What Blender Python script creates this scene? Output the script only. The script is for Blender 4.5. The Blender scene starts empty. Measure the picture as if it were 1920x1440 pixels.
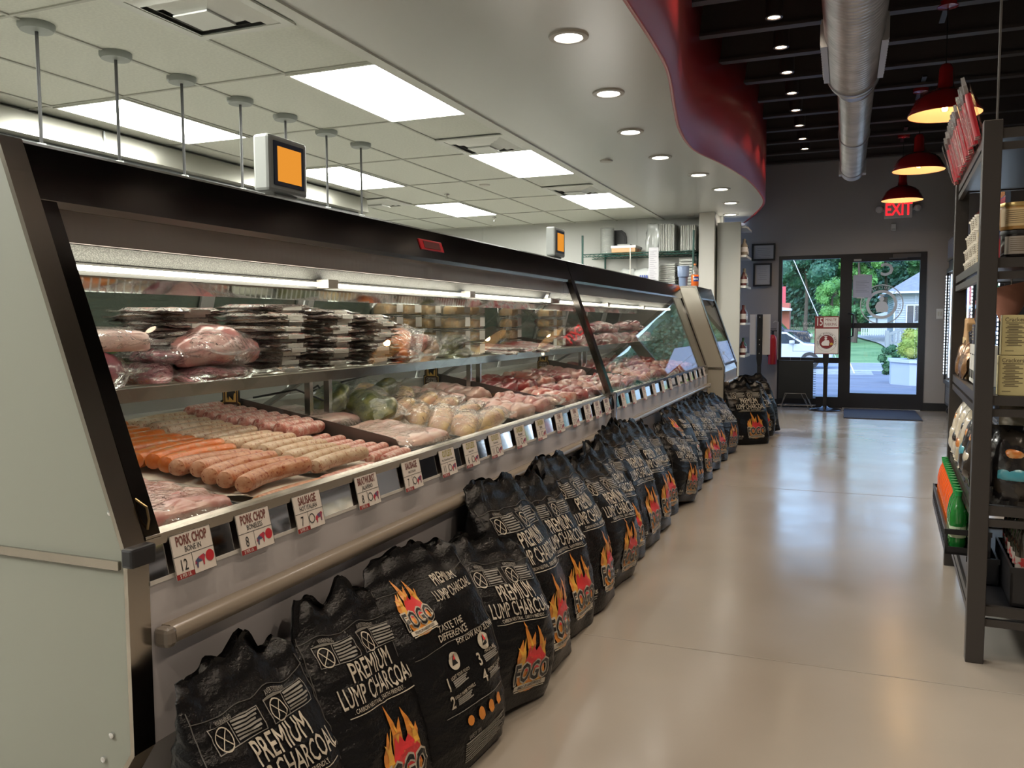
import bpy, bmesh, math, random
from mathutils import Vector, Matrix, noise

# ---------------------------------------------------------------- camera, sky, exposure
SC = bpy.context.scene
ROOT = SC.collection
def make_camera():
    yaw, pitch, roll = 0.38083, 0.07216, -0.00502
    cp, sp, cy, sy, cr, sr = math.cos(pitch), math.sin(pitch), math.cos(yaw), math.sin(yaw), math.cos(roll), math.sin(roll)
    F = Vector((-sy*cp, cy*cp, -sp)); R = Vector((cy, sy, 0)); U = R.cross(F)
    R2 = cr*R + sr*U; U2 = -sr*R + cr*U
    m = Matrix((( R2.x, U2.x, -F.x, 0), (R2.y, U2.y, -F.y, 0), (R2.z, U2.z, -F.z, 1.25), (0, 0, 0, 1)))
    cd = bpy.data.cameras.new('camera'); cd.sensor_width = 36; cd.lens = 1560/1920*36; cd.clip_start = 0.05; cd.clip_end = 400
    co = bpy.data.objects.new('camera', cd); co.matrix_world = m; ROOT.objects.link(co); SC.camera = co
make_camera()
SC.view_settings.view_transform = 'Standard'; SC.view_settings.look = 'None'
SC.view_settings.exposure = 0.6; SC.view_settings.gamma = 1.0; SC.view_settings.use_curve_mapping = False
SC.cycles.max_bounces = 8; SC.cycles.transparent_max_bounces = 24; SC.cycles.glossy_bounces = 5
SC.cycles.diffuse_bounces = 4; SC.cycles.sample_clamp_indirect = 4.0; SC.cycles.caustics_reflective = False; SC.cycles.caustics_refractive = False
SC.cycles.use_denoising = True
W = bpy.data.worlds.new('sky'); SC.world = W; W.use_nodes = True
nt = W.node_tree; bg = nt.nodes['Background']
sky = nt.nodes.new('ShaderNodeTexSky'); sky.sky_type = 'NISHITA'; sky.sun_disc = False
sky.sun_elevation = math.radians(38); sky.sun_rotation = math.radians(200); sky.air_density = 1.6; sky.dust_density = 2.5
tint = nt.nodes.new('ShaderNodeMix'); tint.data_type = 'RGBA'; tint.blend_type = 'MULTIPLY'; tint.inputs[0].default_value = 1
nt.links.new(sky.outputs[0], tint.inputs[6]); tint.inputs[7].default_value = (.80, .93, 1.22, 1)      # cool overcast daylight
nt.links.new(tint.outputs[2], bg.inputs[0]); bg.inputs[1].default_value = 0.36
sun = bpy.data.lights.new('sun', 'SUN'); sun.energy = 0.5; sun.angle = math.radians(12); sun.color = (1, .96, .9)
so = bpy.data.objects.new('sun', sun); so.rotation_euler = (math.radians(40), 0, math.radians(25)); ROOT.objects.link(so)

KITCHEN_E = 26.0      # ceiling light panels
CASE_E = 8.0        # fluorescent tubes inside the meat cases
DOWN_E = 13.0        # recessed downlights, watts
DECK_E = 27.0        # deck downlights, watts

# ---------------------------------------------------------------- helpers
PI = math.pi
def rad(a): return math.radians(a)
class B:
    """collects shapes in one bmesh"""
    def __init__(s): s.bm = bmesh.new()
    def face(s, pts):
        vs = [s.bm.verts.new(p) for p in pts]
        try: return s.bm.faces.new(vs)
        except ValueError: return None
    def box(s, x0, x1, y0, y1, z0, z1, m=None):
        c = [(x0,y0,z0),(x1,y0,z0),(x1,y1,z0),(x0,y1,z0),(x0,y0,z1),(x1,y0,z1),(x1,y1,z1),(x0,y1,z1)]
        if m is not None: c = [m @ Vector(p) for p in c]
        v = [s.bm.verts.new(p) for p in c]
        for f in ((0,3,2,1),(4,5,6,7),(0,1,5,4),(1,2,6,5),(2,3,7,6),(3,0,4,7)): s.bm.faces.new([v[i] for i in f])
        return s
    def prism(s, poly, a0, a1, axis='y'):
        """poly: 2D outline; axis y -> (x,z), axis z -> (x,y), axis x -> (y,z)"""
        def P(p, a):
            return {'y': (p[0], a, p[1]), 'z': (p[0], p[1], a), 'x': (a, p[0], p[1])}[axis]
        A = [s.bm.verts.new(P(p, a0)) for p in poly]; C = [s.bm.verts.new(P(p, a1)) for p in poly]
        n = len(poly)
        s.bm.faces.new(A); s.bm.faces.new(C[::-1])
        for i in range(n): s.bm.faces.new((A[i], C[i], C[(i+1) % n], A[(i+1) % n]))
        return s
    def grid(s, fn, nu, nv, wrap=False):
        vs = [[s.bm.verts.new(fn(i/nu, j/nv)) for j in range(nv+1)] for i in range(nu if wrap else nu+1)]
        n = len(vs)
        for i in range(nu):
            for j in range(nv):
                a, b = vs[i], vs[(i+1) % n]
                try: s.bm.faces.new((a[j], b[j], b[j+1], a[j+1]))
                except ValueError: pass
        return vs
    def lathe(s, prof, n=24, c=(0,0,0), m=None):
        rings = []
        for r, z in prof:
            rings.append([Vector((c[0]+r*math.cos(2*PI*i/n), c[1]+r*math.sin(2*PI*i/n), c[2]+z)) for i in range(n)])
        if m is not None: rings = [[m @ p for p in q] for q in rings]
        V = [[s.bm.verts.new(p) for p in q] for q in rings]
        for k in range(len(V)-1):
            for i in range(n): s.bm.faces.new((V[k][i], V[k][(i+1) % n], V[k+1][(i+1) % n], V[k+1][i]))
        if prof[0][0] > 1e-5: s.bm.faces.new(V[0][::-1])
        if prof[-1][0] > 1e-5: s.bm.faces.new(V[-1])
        return s
    def tube(s, pts, r, n=8, cap=True):
        pts = [Vector(p) for p in pts]; rr = r if isinstance(r, (list, tuple)) else [r]*len(pts)
        rings = []; up = None
        for i, p in enumerate(pts):
            d = (pts[min(i+1, len(pts)-1)] - pts[max(i-1, 0)]).normalized()
            if up is None:
                up = Vector((0,0,1)) if abs(d.z) < .9 else Vector((1,0,0))
            x = d.cross(up).normalized(); y = x.cross(d).normalized(); up = y
            rings.append([s.bm.verts.new(p + rr[i]*(math.cos(2*PI*k/n)*x + math.sin(2*PI*k/n)*y)) for k in range(n)])
        for a, b in zip(rings, rings[1:]):
            for k in range(n): s.bm.faces.new((a[k], a[(k+1) % n], b[(k+1) % n], b[k]))
        if cap: s.bm.faces.new(rings[0][::-1]); s.bm.faces.new(rings[-1])
        return s
    def add(s, vf, fn=None):
        vs, fs = vf
        V = [s.bm.verts.new(fn(p) if fn else p) for p in vs]
        for f in fs:
            try: s.bm.faces.new([V[i] for i in f])
            except ValueError: pass
        return s
    def obj(s, name, mat, parent=None, smooth=False, bevel=0, world=True, recalc=True, subsurf=0, merge=False, angle=40):
        bm = s.bm
        if merge: bmesh.ops.remove_doubles(bm, verts=bm.verts, dist=1e-5)
        if recalc: bmesh.ops.recalc_face_normals(bm, faces=bm.faces)
        if parent is not None and world:
            o = Vector((0,0,0)); q = parent
            while q is not None: o += q.location; q = q.parent
            for v in bm.verts: v.co -= o
        if smooth:
            for f in bm.faces: f.smooth = True
            ca = math.cos(rad(angle))
            for e in bm.edges:
                if len(e.link_faces) == 2 and e.link_faces[0].normal.dot(e.link_faces[1].normal) < ca: e.smooth = False
        me = bpy.data.meshes.new(name); bm.to_mesh(me); bm.free()
        for mm in (mat if isinstance(mat, (list, tuple)) else [mat]): me.materials.append(mm)
        ob = bpy.data.objects.new(name, me); ROOT.objects.link(ob)
        if parent is not None: ob.parent = parent
        if bevel:
            b = ob.modifiers.new('bevel', 'BEVEL'); b.width = bevel; b.segments = 2; b.limit_method = 'ANGLE'; b.angle_limit = rad(40)
        if subsurf:
            b = ob.modifiers.new('sub', 'SUBSURF'); b.levels = subsurf; b.render_levels = subsurf
        return ob
def tag(o, label, cat, group=None):
    o['label'] = label; o['category'] = cat
    if group: o['group'] = group
    return o
def struct(o): o['kind'] = 'structure'; return o
def stuff(o): o['kind'] = 'stuff'; return o
def thing(name, label, cat, loc=(0,0,0), rotz=0, group=None):
    o = bpy.data.objects.new(name, None); o.empty_display_size = .05; ROOT.objects.link(o)
    o.location = loc; o.rotation_euler = (0,0,rotz); return tag(o, label, cat, group)
def dup(o, parent=None, loc=None, rot=None, scale=None, label=None, mats=None):
    c = o.copy(); ROOT.objects.link(c); c.parent = parent
    if loc is not None: c.location = loc
    if rot is not None: c.rotation_euler = rot
    if scale is not None: c.scale = scale
    if label: c['label'] = label
    for ch in list(o.children): dup(ch, c)
    return c
ORD = ['first','second','third','fourth','fifth','sixth','seventh','eighth','ninth','tenth','eleventh','twelfth','thirteenth',
       'fourteenth','fifteenth','sixteenth','seventeenth','eighteenth','nineteenth','twentieth','twenty-first','twenty-second','twenty-third','twenty-fourth']

# ---------------------------------------------------------------- materials
_m = {}
def M(name, col, rough=.5, metal=0, coat=0, col2=None, scale=8, detail=3, lo=.4, hi=.6, bump=0, bscale=40, emit=0, spec=.5, stretch=None, col3=None, s3=30, voro=False):
    if name in _m: return _m[name]
    m = bpy.data.materials.new(name); m.use_nodes = True; _m[name] = m
    nt = m.node_tree; N = nt.nodes; L = nt.links; p = N['Principled BSDF']
    c = tuple(col)+(1,)
    p.inputs['Base Color'].default_value = c; p.inputs['Roughness'].default_value = rough; p.inputs['Metallic'].default_value = metal
    p.inputs['Coat Weight'].default_value = coat; p.inputs['Coat Roughness'].default_value = .08; p.inputs['Specular IOR Level'].default_value = spec
    if emit: p.inputs['Emission Color'].default_value = c; p.inputs['Emission Strength'].default_value = emit
    if col2 or bump:
        tc = N.new('ShaderNodeTexCoord'); mp = N.new('ShaderNodeMapping'); L.new(tc.outputs['Object'], mp.inputs[0])
        if stretch: mp.inputs['Scale'].default_value = stretch
    if col2:
        nz = N.new('ShaderNodeTexVoronoi' if voro else 'ShaderNodeTexNoise'); nz.inputs['Scale'].default_value = scale
        if not voro: nz.inputs['Detail'].default_value = detail
        L.new(mp.outputs[0], nz.inputs[0])
        r = N.new('ShaderNodeValToRGB'); r.color_ramp.elements[0].position = lo; r.color_ramp.elements[0].color = c
        r.color_ramp.elements[1].position = hi; r.color_ramp.elements[1].color = tuple(col2)+(1,)
        L.new(nz.outputs[0], r.inputs[0]); out = r.outputs[0]
        if col3:
            n3 = N.new('ShaderNodeTexNoise'); n3.inputs['Scale'].default_value = s3; n3.inputs['Detail'].default_value = 4; L.new(mp.outputs[0], n3.inputs[0])
            r3 = N.new('ShaderNodeValToRGB'); r3.color_ramp.elements[0].position = .56; r3.color_ramp.elements[1].position = .64
            L.new(n3.outputs[0], r3.inputs[0])
            mx = N.new('ShaderNodeMix'); mx.data_type = 'RGBA'; L.new(r3.outputs[0], mx.inputs[0]); L.new(out, mx.inputs[6]); mx.inputs[7].default_value = tuple(col3)+(1,)
            out = mx.outputs[2]
        L.new(out, p.inputs['Base Color'])
    if bump:
        nb = N.new('ShaderNodeTexNoise'); nb.inputs['Scale'].default_value = bscale; nb.inputs['Detail'].default_value = 3; L.new(mp.outputs[0], nb.inputs[0])
        bp = N.new('ShaderNodeBump'); bp.inputs['Strength'].default_value = bump; bp.inputs['Distance'].default_value = .01
        L.new(nb.outputs[0], bp.inputs['Height']); L.new(bp.outputs[0], p.inputs['Normal']); 
        if coat: L.new(bp.outputs[0], p.inputs['Coat Normal'])
    return m
def glass(name, tint=(1,1,1), rough=0.0, ior=1.5, bump=0, bscale=30, extra=0.0, haze=0.0):
    """thin clear sheet: transparent plus Fresnel mirror"""
    if name in _m: return _m[name]
    m = bpy.data.materials.new(name); m.use_nodes = True; _m[name] = m
    nt = m.node_tree; N = nt.nodes; L = nt.links; N.remove(N['Principled BSDF'])
    t = N.new('ShaderNodeBsdfTransparent'); t.inputs[0].default_value = tuple(tint)+(1,)
    g = N.new('ShaderNodeBsdfGlossy'); g.inputs['Roughness'].default_value = rough
    mx = N.new('ShaderNodeMixShader')      # Schlick mirror term from the angle of view, the same on both faces
    geo = N.new('ShaderNodeNewGeometry'); dt = N.new('ShaderNodeVectorMath'); dt.operation = 'DOT_PRODUCT'
    L.new(geo.outputs['Incoming'], dt.inputs[0]); L.new(geo.outputs['Normal'], dt.inputs[1])
    def mt(op, x, y=None):
        n = N.new('ShaderNodeMath'); n.operation = op
        for i, q in enumerate((x, y)):
            if q is None: continue
            if isinstance(q, (int, float)): n.inputs[i].default_value = q
            else: L.new(q, n.inputs[i])
        return n.outputs[0]
    f0 = ((ior-1)/(ior+1))**2
    fac = mt('ADD', mt('MULTIPLY', mt('POWER', mt('SUBTRACT', 1.0, mt('ABSOLUTE', dt.outputs['Value'])), 5.0), 1-f0), f0)
    if extra:
        a = N.new('ShaderNodeMath'); a.operation = 'ADD'; a.use_clamp = True; a.inputs[1].default_value = extra; L.new(fac, a.inputs[0]); fac = a.outputs[0]
    if bump:
        tc = N.new('ShaderNodeTexCoord'); nb = N.new('ShaderNodeTexNoise'); nb.inputs['Scale'].default_value = bscale; nb.inputs['Detail'].default_value = 2
        L.new(tc.outputs['Object'], nb.inputs[0]); bp = N.new('ShaderNodeBump'); bp.inputs['Strength'].default_value = bump; bp.inputs['Distance'].default_value = .02
        L.new(nb.outputs[0], bp.inputs['Height']); L.new(bp.outputs[0], g.inputs['Normal']); L.new(bp.outputs[0], dt.inputs[1])
    base = t.outputs[0]
    if haze:
        dd = N.new('ShaderNodeBsdfDiffuse'); dd.inputs[0].default_value = (.8,.78,.74,1); hm = N.new('ShaderNodeMixShader'); hm.inputs[0].default_value = haze
        L.new(base, hm.inputs[1]); L.new(dd.outputs[0], hm.inputs[2]); base = hm.outputs[0]
    L.new(fac, mx.inputs[0]); L.new(base, mx.inputs[1]); L.new(g.outputs[0], mx.inputs[2]); L.new(mx.outputs[0], N['Material Output'].inputs[0])
    return m
def lamp_mat(name, col, e):
    if name in _m: return _m[name]
    m = bpy.data.materials.new(name); m.use_nodes = True; _m[name] = m
    N = m.node_tree.nodes; N.remove(N['Principled BSDF']); em = N.new('ShaderNodeEmission')
    em.inputs[0].default_value = tuple(col)+(1,); em.inputs[1].default_value = e; m.node_tree.links.new(em.outputs[0], N['Material Output'].inputs[0]); return m

# ---------------------------------------------------------------- lettering
_t = {}
def text_vf(body, size=1, sx=1, bold=0.0, align='CENTER'):
    """flat lettering as (verts, faces) in the xz sense: x right, y up, origin at centre of the line"""
    k = (body, sx, bold, align)
    if k not in _t:
        cu = bpy.data.curves.new('lettering', 'FONT'); cu.body = body; cu.size = 1; cu.align_x = align; cu.align_y = 'CENTER'; cu.resolution_u = 2
        cu.fill_mode = 'FRONT'
        ob = bpy.data.objects.new('lettering', cu); me = bpy.data.meshes.new_from_object(ob)
        bm = bmesh.new(); bm.from_mesh(me); bmesh.ops.remove_doubles(bm, verts=bm.verts, dist=.006)
        if bold:                                    # thicken the strokes by moving the outline outwards
            mv = {}
            for e in bm.edges:
                if len(e.link_faces) != 1: continue
                d = (e.verts[1].co-e.verts[0].co).normalized(); n = Vector((-d.y, d.x, 0)); f = e.link_faces[0]
                if n.dot(f.calc_center_median()-(e.verts[0].co+e.verts[1].co)/2) > 0: n = -n
                for v in e.verts: mv.setdefault(v, []).append(n)
            for v, ns in mv.items():
                m_ = sum(ns, Vector((0,0,0)))
                if m_.length < .2: continue
                m_.normalize(); v.co += m_*(bold/max(.55, m_.dot(ns[0])))
        bm.verts.index_update()
        _t[k] = ([(v.co.x*sx, v.co.y) for v in bm.verts], [tuple(v.index for v in f.verts) for f in bm.faces]); bm.free()
        bpy.data.objects.remove(ob); bpy.data.meshes.remove(me); bpy.data.curves.remove(cu)
    vs, fs = _t[k]
    return [(x*size, y*size) for x, y in vs], fs
def put(b, body, O, X, Y, size, sx=1, bold=0.0, align='CENTER', off=(0,0)):
    """lettering on the plane O + x*X + y*Y"""
    O, X, Y = Vector(O), Vector(X).normalized(), Vector(Y).normalized()
    vs, fs = text_vf(body, size, sx, bold, align)
    b.add(([O + (x+off[0])*X + (y+off[1])*Y for x, y in vs], fs)); return b
def poly_vf(pts):
    return [tuple(p) for p in pts], [tuple(range(len(pts)))]
def circ(cx, cy, r, n=24, ry=None): return [(cx+r*math.cos(2*PI*i/n), cy+(ry or r)*math.sin(2*PI*i/n)) for i in range(n)]
def flat(b, pts, O, X, Y):
    O, X, Y = Vector(O), Vector(X).normalized(), Vector(Y).normalized()
    f = b.face([O + x*X + y*Y for x, y in pts])
    if f: bmesh.ops.triangulate(b.bm, faces=[f])
    return b
def ringflat(b, cx, cy, r0, r1, O, X, Y, n=40):
    O, X, Y = Vector(O), Vector(X).normalized(), Vector(Y).normalized()
    for i in range(n):
        a, c = 2*PI*i/n, 2*PI*(i+1)/n
        b.face([O + (cx+r*math.cos(t))*X + (cy+r*math.sin(t))*Y for r, t in ((r0,a),(r1,a),(r1,c),(r0,c))])
    return b
def catmull(P, n=8):
    out = []
    for i in range(len(P)-1):
        p0, p1, p2, p3 = (Vector(P[max(i-1,0)]), Vector(P[i]), Vector(P[i+1]), Vector(P[min(i+2, len(P)-1)]))
        for k in range(n):
            t = k/n
            out.append(.5*((2*p1)+(-p0+p2)*t+(2*p0-5*p1+4*p2-p3)*t*t+(-p0+3*p1-3*p2+p3)*t**3))
    out.append(Vector(P[-1])); return out
# ================================================================ THE ROOM
def concrete():
    m = M('polished_concrete', (.272,.246,.212), .2, col2=(.318,.29,.253), scale=1.0, detail=7, lo=.25, hi=.75)
    nt = m.node_tree; N = nt.nodes; L = nt.links; p = N['Principled BSDF']
    p.inputs['Specular IOR Level'].default_value = .9
    tc = N.new('ShaderNodeTexCoord'); n = N.new('ShaderNodeTexNoise'); n.inputs['Scale'].default_value = 2.0; n.inputs['Detail'].default_value = 3; L.new(tc.outputs['Object'], n.inputs[0])
    r = N.new('ShaderNodeMapRange'); r.inputs[1].default_value = .3; r.inputs[2].default_value = .7; r.inputs[3].default_value = .155; r.inputs[4].default_value = .24
    L.new(n.outputs[0], r.inputs[0]); L.new(r.outputs[0], p.inputs['Roughness'])
    n2 = N.new('ShaderNodeTexNoise'); n2.inputs['Scale'].default_value = 2.2; n2.inputs['Detail'].default_value = 2; L.new(tc.outputs['Object'], n2.inputs[0])
    b = N.new('ShaderNodeBump'); b.inputs['Strength'].default_value = .06; b.inputs['Distance'].default_value = .02; L.new(n2.outputs[0], b.inputs['Height']); L.new(b.outputs[0], p.inputs['Normal'])
    return m
CONC = concrete()
struct(B().box(-6.6, 2.2, -3, 13.1, -.12, 0).obj('floor', CONC))
b = B()
for y in (3.15, 6.5): b.box(-6.6, 2.2, y-.003, y+.003, .0, .0006)
struct(b.obj('trim_5', M('floor_saw_joint', (.225,.205,.178), .6)))
TAUPE = M('taupe_wall_paint', (.30,.285,.29), .6, bump=.05, bscale=120)
KWHITE = M('kitchen_wall_panel', (.46,.47,.44), .35)
BLACK = M('black_paint', (.012,.012,.014), .45)
DARKAL = M('black_anodised_frame', (.012,.011,.014), .38)
WHITE = M('white_paint', (.50,.485,.44), .45)
TILE = M('ceiling_tile', (.62,.64,.57), .75, col2=(.57,.59,.53), scale=60)
SOFF = M('soffit_paint', (.56,.57,.54), .28)
RED = M('red_gloss_paint', (.36,.022,.026), .38)
STEEL = M('stainless_steel', (.55,.53,.49), .22, 1, bump=.02, bscale=30)
CHROME = M('polished_steel', (.62,.62,.62), .08, 1)
GALV = M('galvanised_duct', (.42,.43,.46), .38, .9, col2=(.52,.53,.56), scale=5)
# ceiling over the kitchen: tiles and their T bars
struct(B().box(-6.6, -2.5, -3, 12, 2.75, 2.80).obj('ceiling', TILE))
b = B()
for k in range(-1, 6):
    x = -2.5-.64*k-.64
    b.box(x-.010, x+.010, -3, 12, 2.742, 2.755)
y = 4.22-1.28*5
while y < 12:
    b.box(-6.6, -2.5, y-.010, y+.010, 2.7425, 2.755); y += 1.28
struct(b.obj('trim_1', M('ceiling_grid_bar', (.40,.41,.36), .5)))
# soffit with its curved edge, and the red fascia
edge = [(-.93,-3),(-.95,0),(-.97,2.4),(-.984,3.87),(-.993,4.55),(-1.022,5.05),(-1.14,5.86),(-1.235,6.6),(-1.25,7.35),(-1.12,8.05),(-.99,9.04),(-.955,10.2),(-1.0,10.95),(-1.19,11.9),(-1.46,12.95)]
cv = [(p.x, p.y) for p in catmull([(a, c, 0) for a, c in edge], 8)]
b = B()
lo, hi = [(-2.5, q[1]) for q in cv], cv
for i in range(len(cv)-1):
    b.face([(lo[i][0], lo[i][1], 2.735), (hi[i][0], hi[i][1], 2.735), (hi[i+1][0], hi[i+1][1], 2.735), (lo[i+1][0], lo[i+1][1], 2.735)])
struct(b.obj('ceiling_soffit', SOFF, merge=True))
b = B()
b.box(-2.52, -2.44, -3, 12.0, 2.722, 2.76)
struct(b.obj('trim_2', M('soffit_trim', (.58,.59,.54), .4)))
b = B()
for i in range(len(cv)-1):
    (x0, y0), (x1, y1) = cv[i], cv[i+1]
    ln = [.11*min(1, max(0, (10.2-q)/1.5)) for q in (y0, y1)]
    b.face([(x0, y0, 2.73), (x1, y1, 2.73), (x1+ln[1], y1, 3.8), (x0+ln[0], y0, 3.8)])
o = struct(b.obj('wall_red_fascia', RED, smooth=True, merge=True))
sm = o.modifiers.new('thick', 'SOLIDIFY'); sm.thickness = .03; sm.offset = 1
# dark exposed deck and joists over the shop
struct(B().box(-1.6, 2.2, -3, 13.1, 3.78, 3.85).obj('ceiling_deck', M('dark_deck_paint', (.028,.026,.028), .6)))
b = B()
y = -2.6
while y < 12.9:
    b.box(-1.6, 2.2, y-.018, y+.018, 3.56, 3.78); b.box(-1.6, 2.2, y-.045, y+.045, 3.535, 3.56); y += .735
struct(b.obj('trim_3', M('dark_joist_paint', (.065,.060,.062), .5)))
# end wall with the entrance opening
x0, x1, zt = -.935, 1.035, 2.225
b = B(); b.box(-1.9, x0, 13, 13.15, 0, 3.85); b.box(x1, 2.2, 13, 13.15, 0, 3.85); b.box(x0, x1, 13, 13.15, zt, 3.85)
struct(b.obj('wall_end', TAUPE))
struct(B().box(-6.6, -1.62, 12, 12.15, 0, 2.8).obj('wall_kitchen', KWHITE))
b = B()
for x in (-2.85, -4.07, -5.29): b.box(x-.012, x+.012, 11.992, 12.0, 0, 2.745)
struct(b.obj('trim_4', M('panel_joint', (.45,.46,.43), .4)))
struct(B().box(2.2, 2.3, -3, 13.15, 0, 3.85).obj('wall_right', TAUPE))
struct(B().box(-6.7, -6.6, -3, 12.15, 0, 2.8).obj('wall_left', KWHITE))
struct(B().box(-6.7, 2.3, -3.1, -3, 0, 3.85).obj('wall_back', M('light_back_wall', (.42,.40,.37), .6)))
struct(B().box(-1.87, -1.66, 11.5, 12.0, 0, 2.733).obj('wall_pier', WHITE, bevel=.004))
b = B(); b.box(-1.33, x0, 12.985, 13, 0, .11); struct(b.obj('baseboard_left', BLACK))
b = B(); b.box(x1, 2.2, 12.985, 13, 0, .11); struct(b.obj('baseboard_right', BLACK))
# sidelight window and glazed entrance door
PANE = glass('window_pane', (.93,.97,1.0))
def framed(name, X0, X1, Z0, Z1, opens, mat=DARKAL, y0=12.99, y1=13.07):
    """rectangular frame with rectangular openings; bars are what is left"""
    b = B(); xs = sorted({X0, X1} | {v for q in opens for v in q[:2]}); zs = sorted({Z0, Z1} | {v for q in opens for v in q[2:]})
    for a, c in zip(xs, xs[1:]):
        for e, f in zip(zs, zs[1:]):
            mx, mz = (a+c)/2, (e+f)/2
            if not any(q[0] < mx < q[1] and q[2] < mz < q[3] for q in opens): b.box(a, c, y0, y1, e, f)
    return b.obj(name, mat)
w = struct(framed('window_1', -.935, -.03, 0, 2.225, [(-.885,-.085,.16,.655),(-.885,-.085,.735,2.17)]))
for n_, (a, c) in (('lower_pane', (.16,.655)), ('upper_pane', (.735,2.17))):
    B().box(-.885, -.085, 13.027, 13.033, a, c).obj(n_, PANE, w)
d = struct(framed('door_1', -.03, 1.035, 0, 2.225, [(.075,.95,.225,1.165),(.075,.95,1.235,2.11)]))
for n_, (a, c) in (('lower_pane', (.225,1.165)), ('upper_pane', (1.235,2.11))):
    B().box(.075, .95, 13.027, 13.033, a, c).obj(n_, PANE, d)
b = B(); b.tube([(.035,12.985,1.02),(.035,12.93,1.03),(.10,12.92,1.05),(.10,12.92,1.36),(.035,12.93,1.38),(.035,12.985,1.39)], .012)
b.obj('door_pull', M('dark_bronze', (.03,.03,.035), .3, .8), d, smooth=True)
B().box(-.02, 1.0, 12.95, 13.0, 0, .012).obj('threshold', M('aluminium_threshold', (.75,.77,.8), .25, 1), d)
b = B(); b.box(.60, .95, 12.93, 12.99, 2.15, 2.20); b.box(.55,.78,12.9,12.915,2.135,2.15); b.obj('door_closer', M('closer_grey', (.10,.10,.11), .4, .6), d)
B().box(.09, .19, 12.985, 12.992, 2.12, 2.15).obj('alarm_contact', M('grey_plastic', (.35,.36,.38), .5), d)
# decals on the door glass (printed on the outside, so the room sees them mirrored)
DEC = M('frosted_white_vinyl', (.62,.66,.75), .6)
b = B(); O, X, Y = (.47,13.026,1.50), (-1,0,0), (0,0,1)
ringflat(b, 0, 0, .27, .285, O, X, Y); ringflat(b, 0, 0, .165, .205, O, X, Y)
for word, a0 in (('NEW YORK BUTCHER SHOPPE', 205),):
    for i, ch in enumerate(word):
        if ch == ' ': continue
        a = rad(a0 - i*10.4); r = .237
        vs, fs = text_vf(ch, .05, 1, .01)
        ca, sa = math.cos(a-PI/2), math.sin(a-PI/2)
        b.add(([Vector(O)+Vector(X)*(r*math.cos(a)+x*ca-y*sa)+Vector(Y)*(r*math.sin(a)+x*sa+y*ca) for x, y in vs], fs))
flat(b, [(-.075,-.11),(.06,-.11),(.085,-.03),(.055,.03),(.02,.045),(-.02,.045),(-.06,.03),(-.09,-.04)], O, X, Y)   # aproned figure, no face
flat(b, circ(0, .078, .034, 16), O, X, Y); flat(b, circ(0, .131, .036, 16, .016), O, X, Y)
b.obj('round_shop_decal', DEC, d)
b = B()
put(b, 'C', (.53,13.0255,1.985), (-1,0,0), (0,0,1), .24, 1.0, .035); b.obj('letter_decal', DEC, d)
o = B().box(.085, .335, 13.018, 13.0195, 1.60, 1.925).obj('notice_sheet', M('notice_paper', (.42,.46,.62), .6)); tag(o, 'plain paper notice taped inside the door glass beside the round decal', 'notice')
b = B()
for k in range(8): b.box(.12, .30-.03*(k%3), 13.0165, 13.018, 1.68+.022*k, 1.685+.022*k)
b.obj('printed_lines', M('notice_ink', (.2,.22,.32), .7), o)
b = B(); b.box(.15,.25,13.0165,13.018,1.92,1.935); b.box(.14,.24,13.0165,13.018,1.59,1.605); b.obj('tape', M('tape_white', (.55,.58,.66), .5), o)
# hours lettering mirrored on the sidelight
b = B()
for i, tx in enumerate(('HOURS', 'SATURDAY - 10AM', 'AM - 8:00PM', 'SUNDAY 10 - 6')):
    put(b, tx, (-.52,13.026,1.23-.07*i), (-1,0,0), (0,0,1), .06 if i else .05, .9, .01)
b.obj('opening_hours_decal', M('white_vinyl', (.75,.78,.85), .6), w)
b = B()
for a, c, e, f in ((-.72,-.33,1.36,1.365),(-.72,-.33,.82,.825),(-.72,-.715,.82,1.365),(-.335,-.33,.82,1.365)): b.box(a, c, 13.024, 13.026, e, f)
b.obj('decal_border', M('grey_vinyl', (.3,.33,.4), .6), w)
# ================================================================ CEILING FIXTURES
PANEL = lamp_mat('led_panel_glow', (1.0,1.0,.93), KITCHEN_E)
def light_panel(cx, y0, y1, label):
    t = thing('ceiling_light_panel', label, 'ceiling light', (cx, (y0+y1)/2, 2.74), 0, 'light panels over the kitchen')
    b = B(); x0, x1 = cx-.315, cx+.315
    b.box(x0, x1, y0, y0+.02, 2.735, 2.75); b.box(x0, x1, y1-.02, y1, 2.735, 2.75); b.box(x0, x0+.02, y0+.02, y1-.02, 2.735, 2.75); b.box(x1-.02, x1, y0+.02, y1-.02, 2.735, 2.75)
    b.obj('frame', M('panel_frame', (.6,.61,.55), .4), t)
    B().box(x0+.02, x1-.02, y0+.02, y1-.02, 2.738, 2.744).obj('diffuser', PANEL, t)
side = {-2.83: 'soffit side', -4.75: 'hood side'}
for cx in (-2.83, -4.75):
    for i, y in enumerate((4.23, 6.79, 9.35)):
        light_panel(cx, y, y+1.26, 'white glowing ceiling panel on the %s, %s from the camera' % (side[cx], ('nearest','second','farthest')[i]))
    for y in (-.89, 1.67):  # unseen panels, added to light the near end of the kitchen
        light_panel(cx, y, y+1.26, 'white glowing ceiling panel on the %s, unseen and added for light, %s' % (side[cx], 'out past the case' if y < 0 else 'over the case end'))
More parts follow.
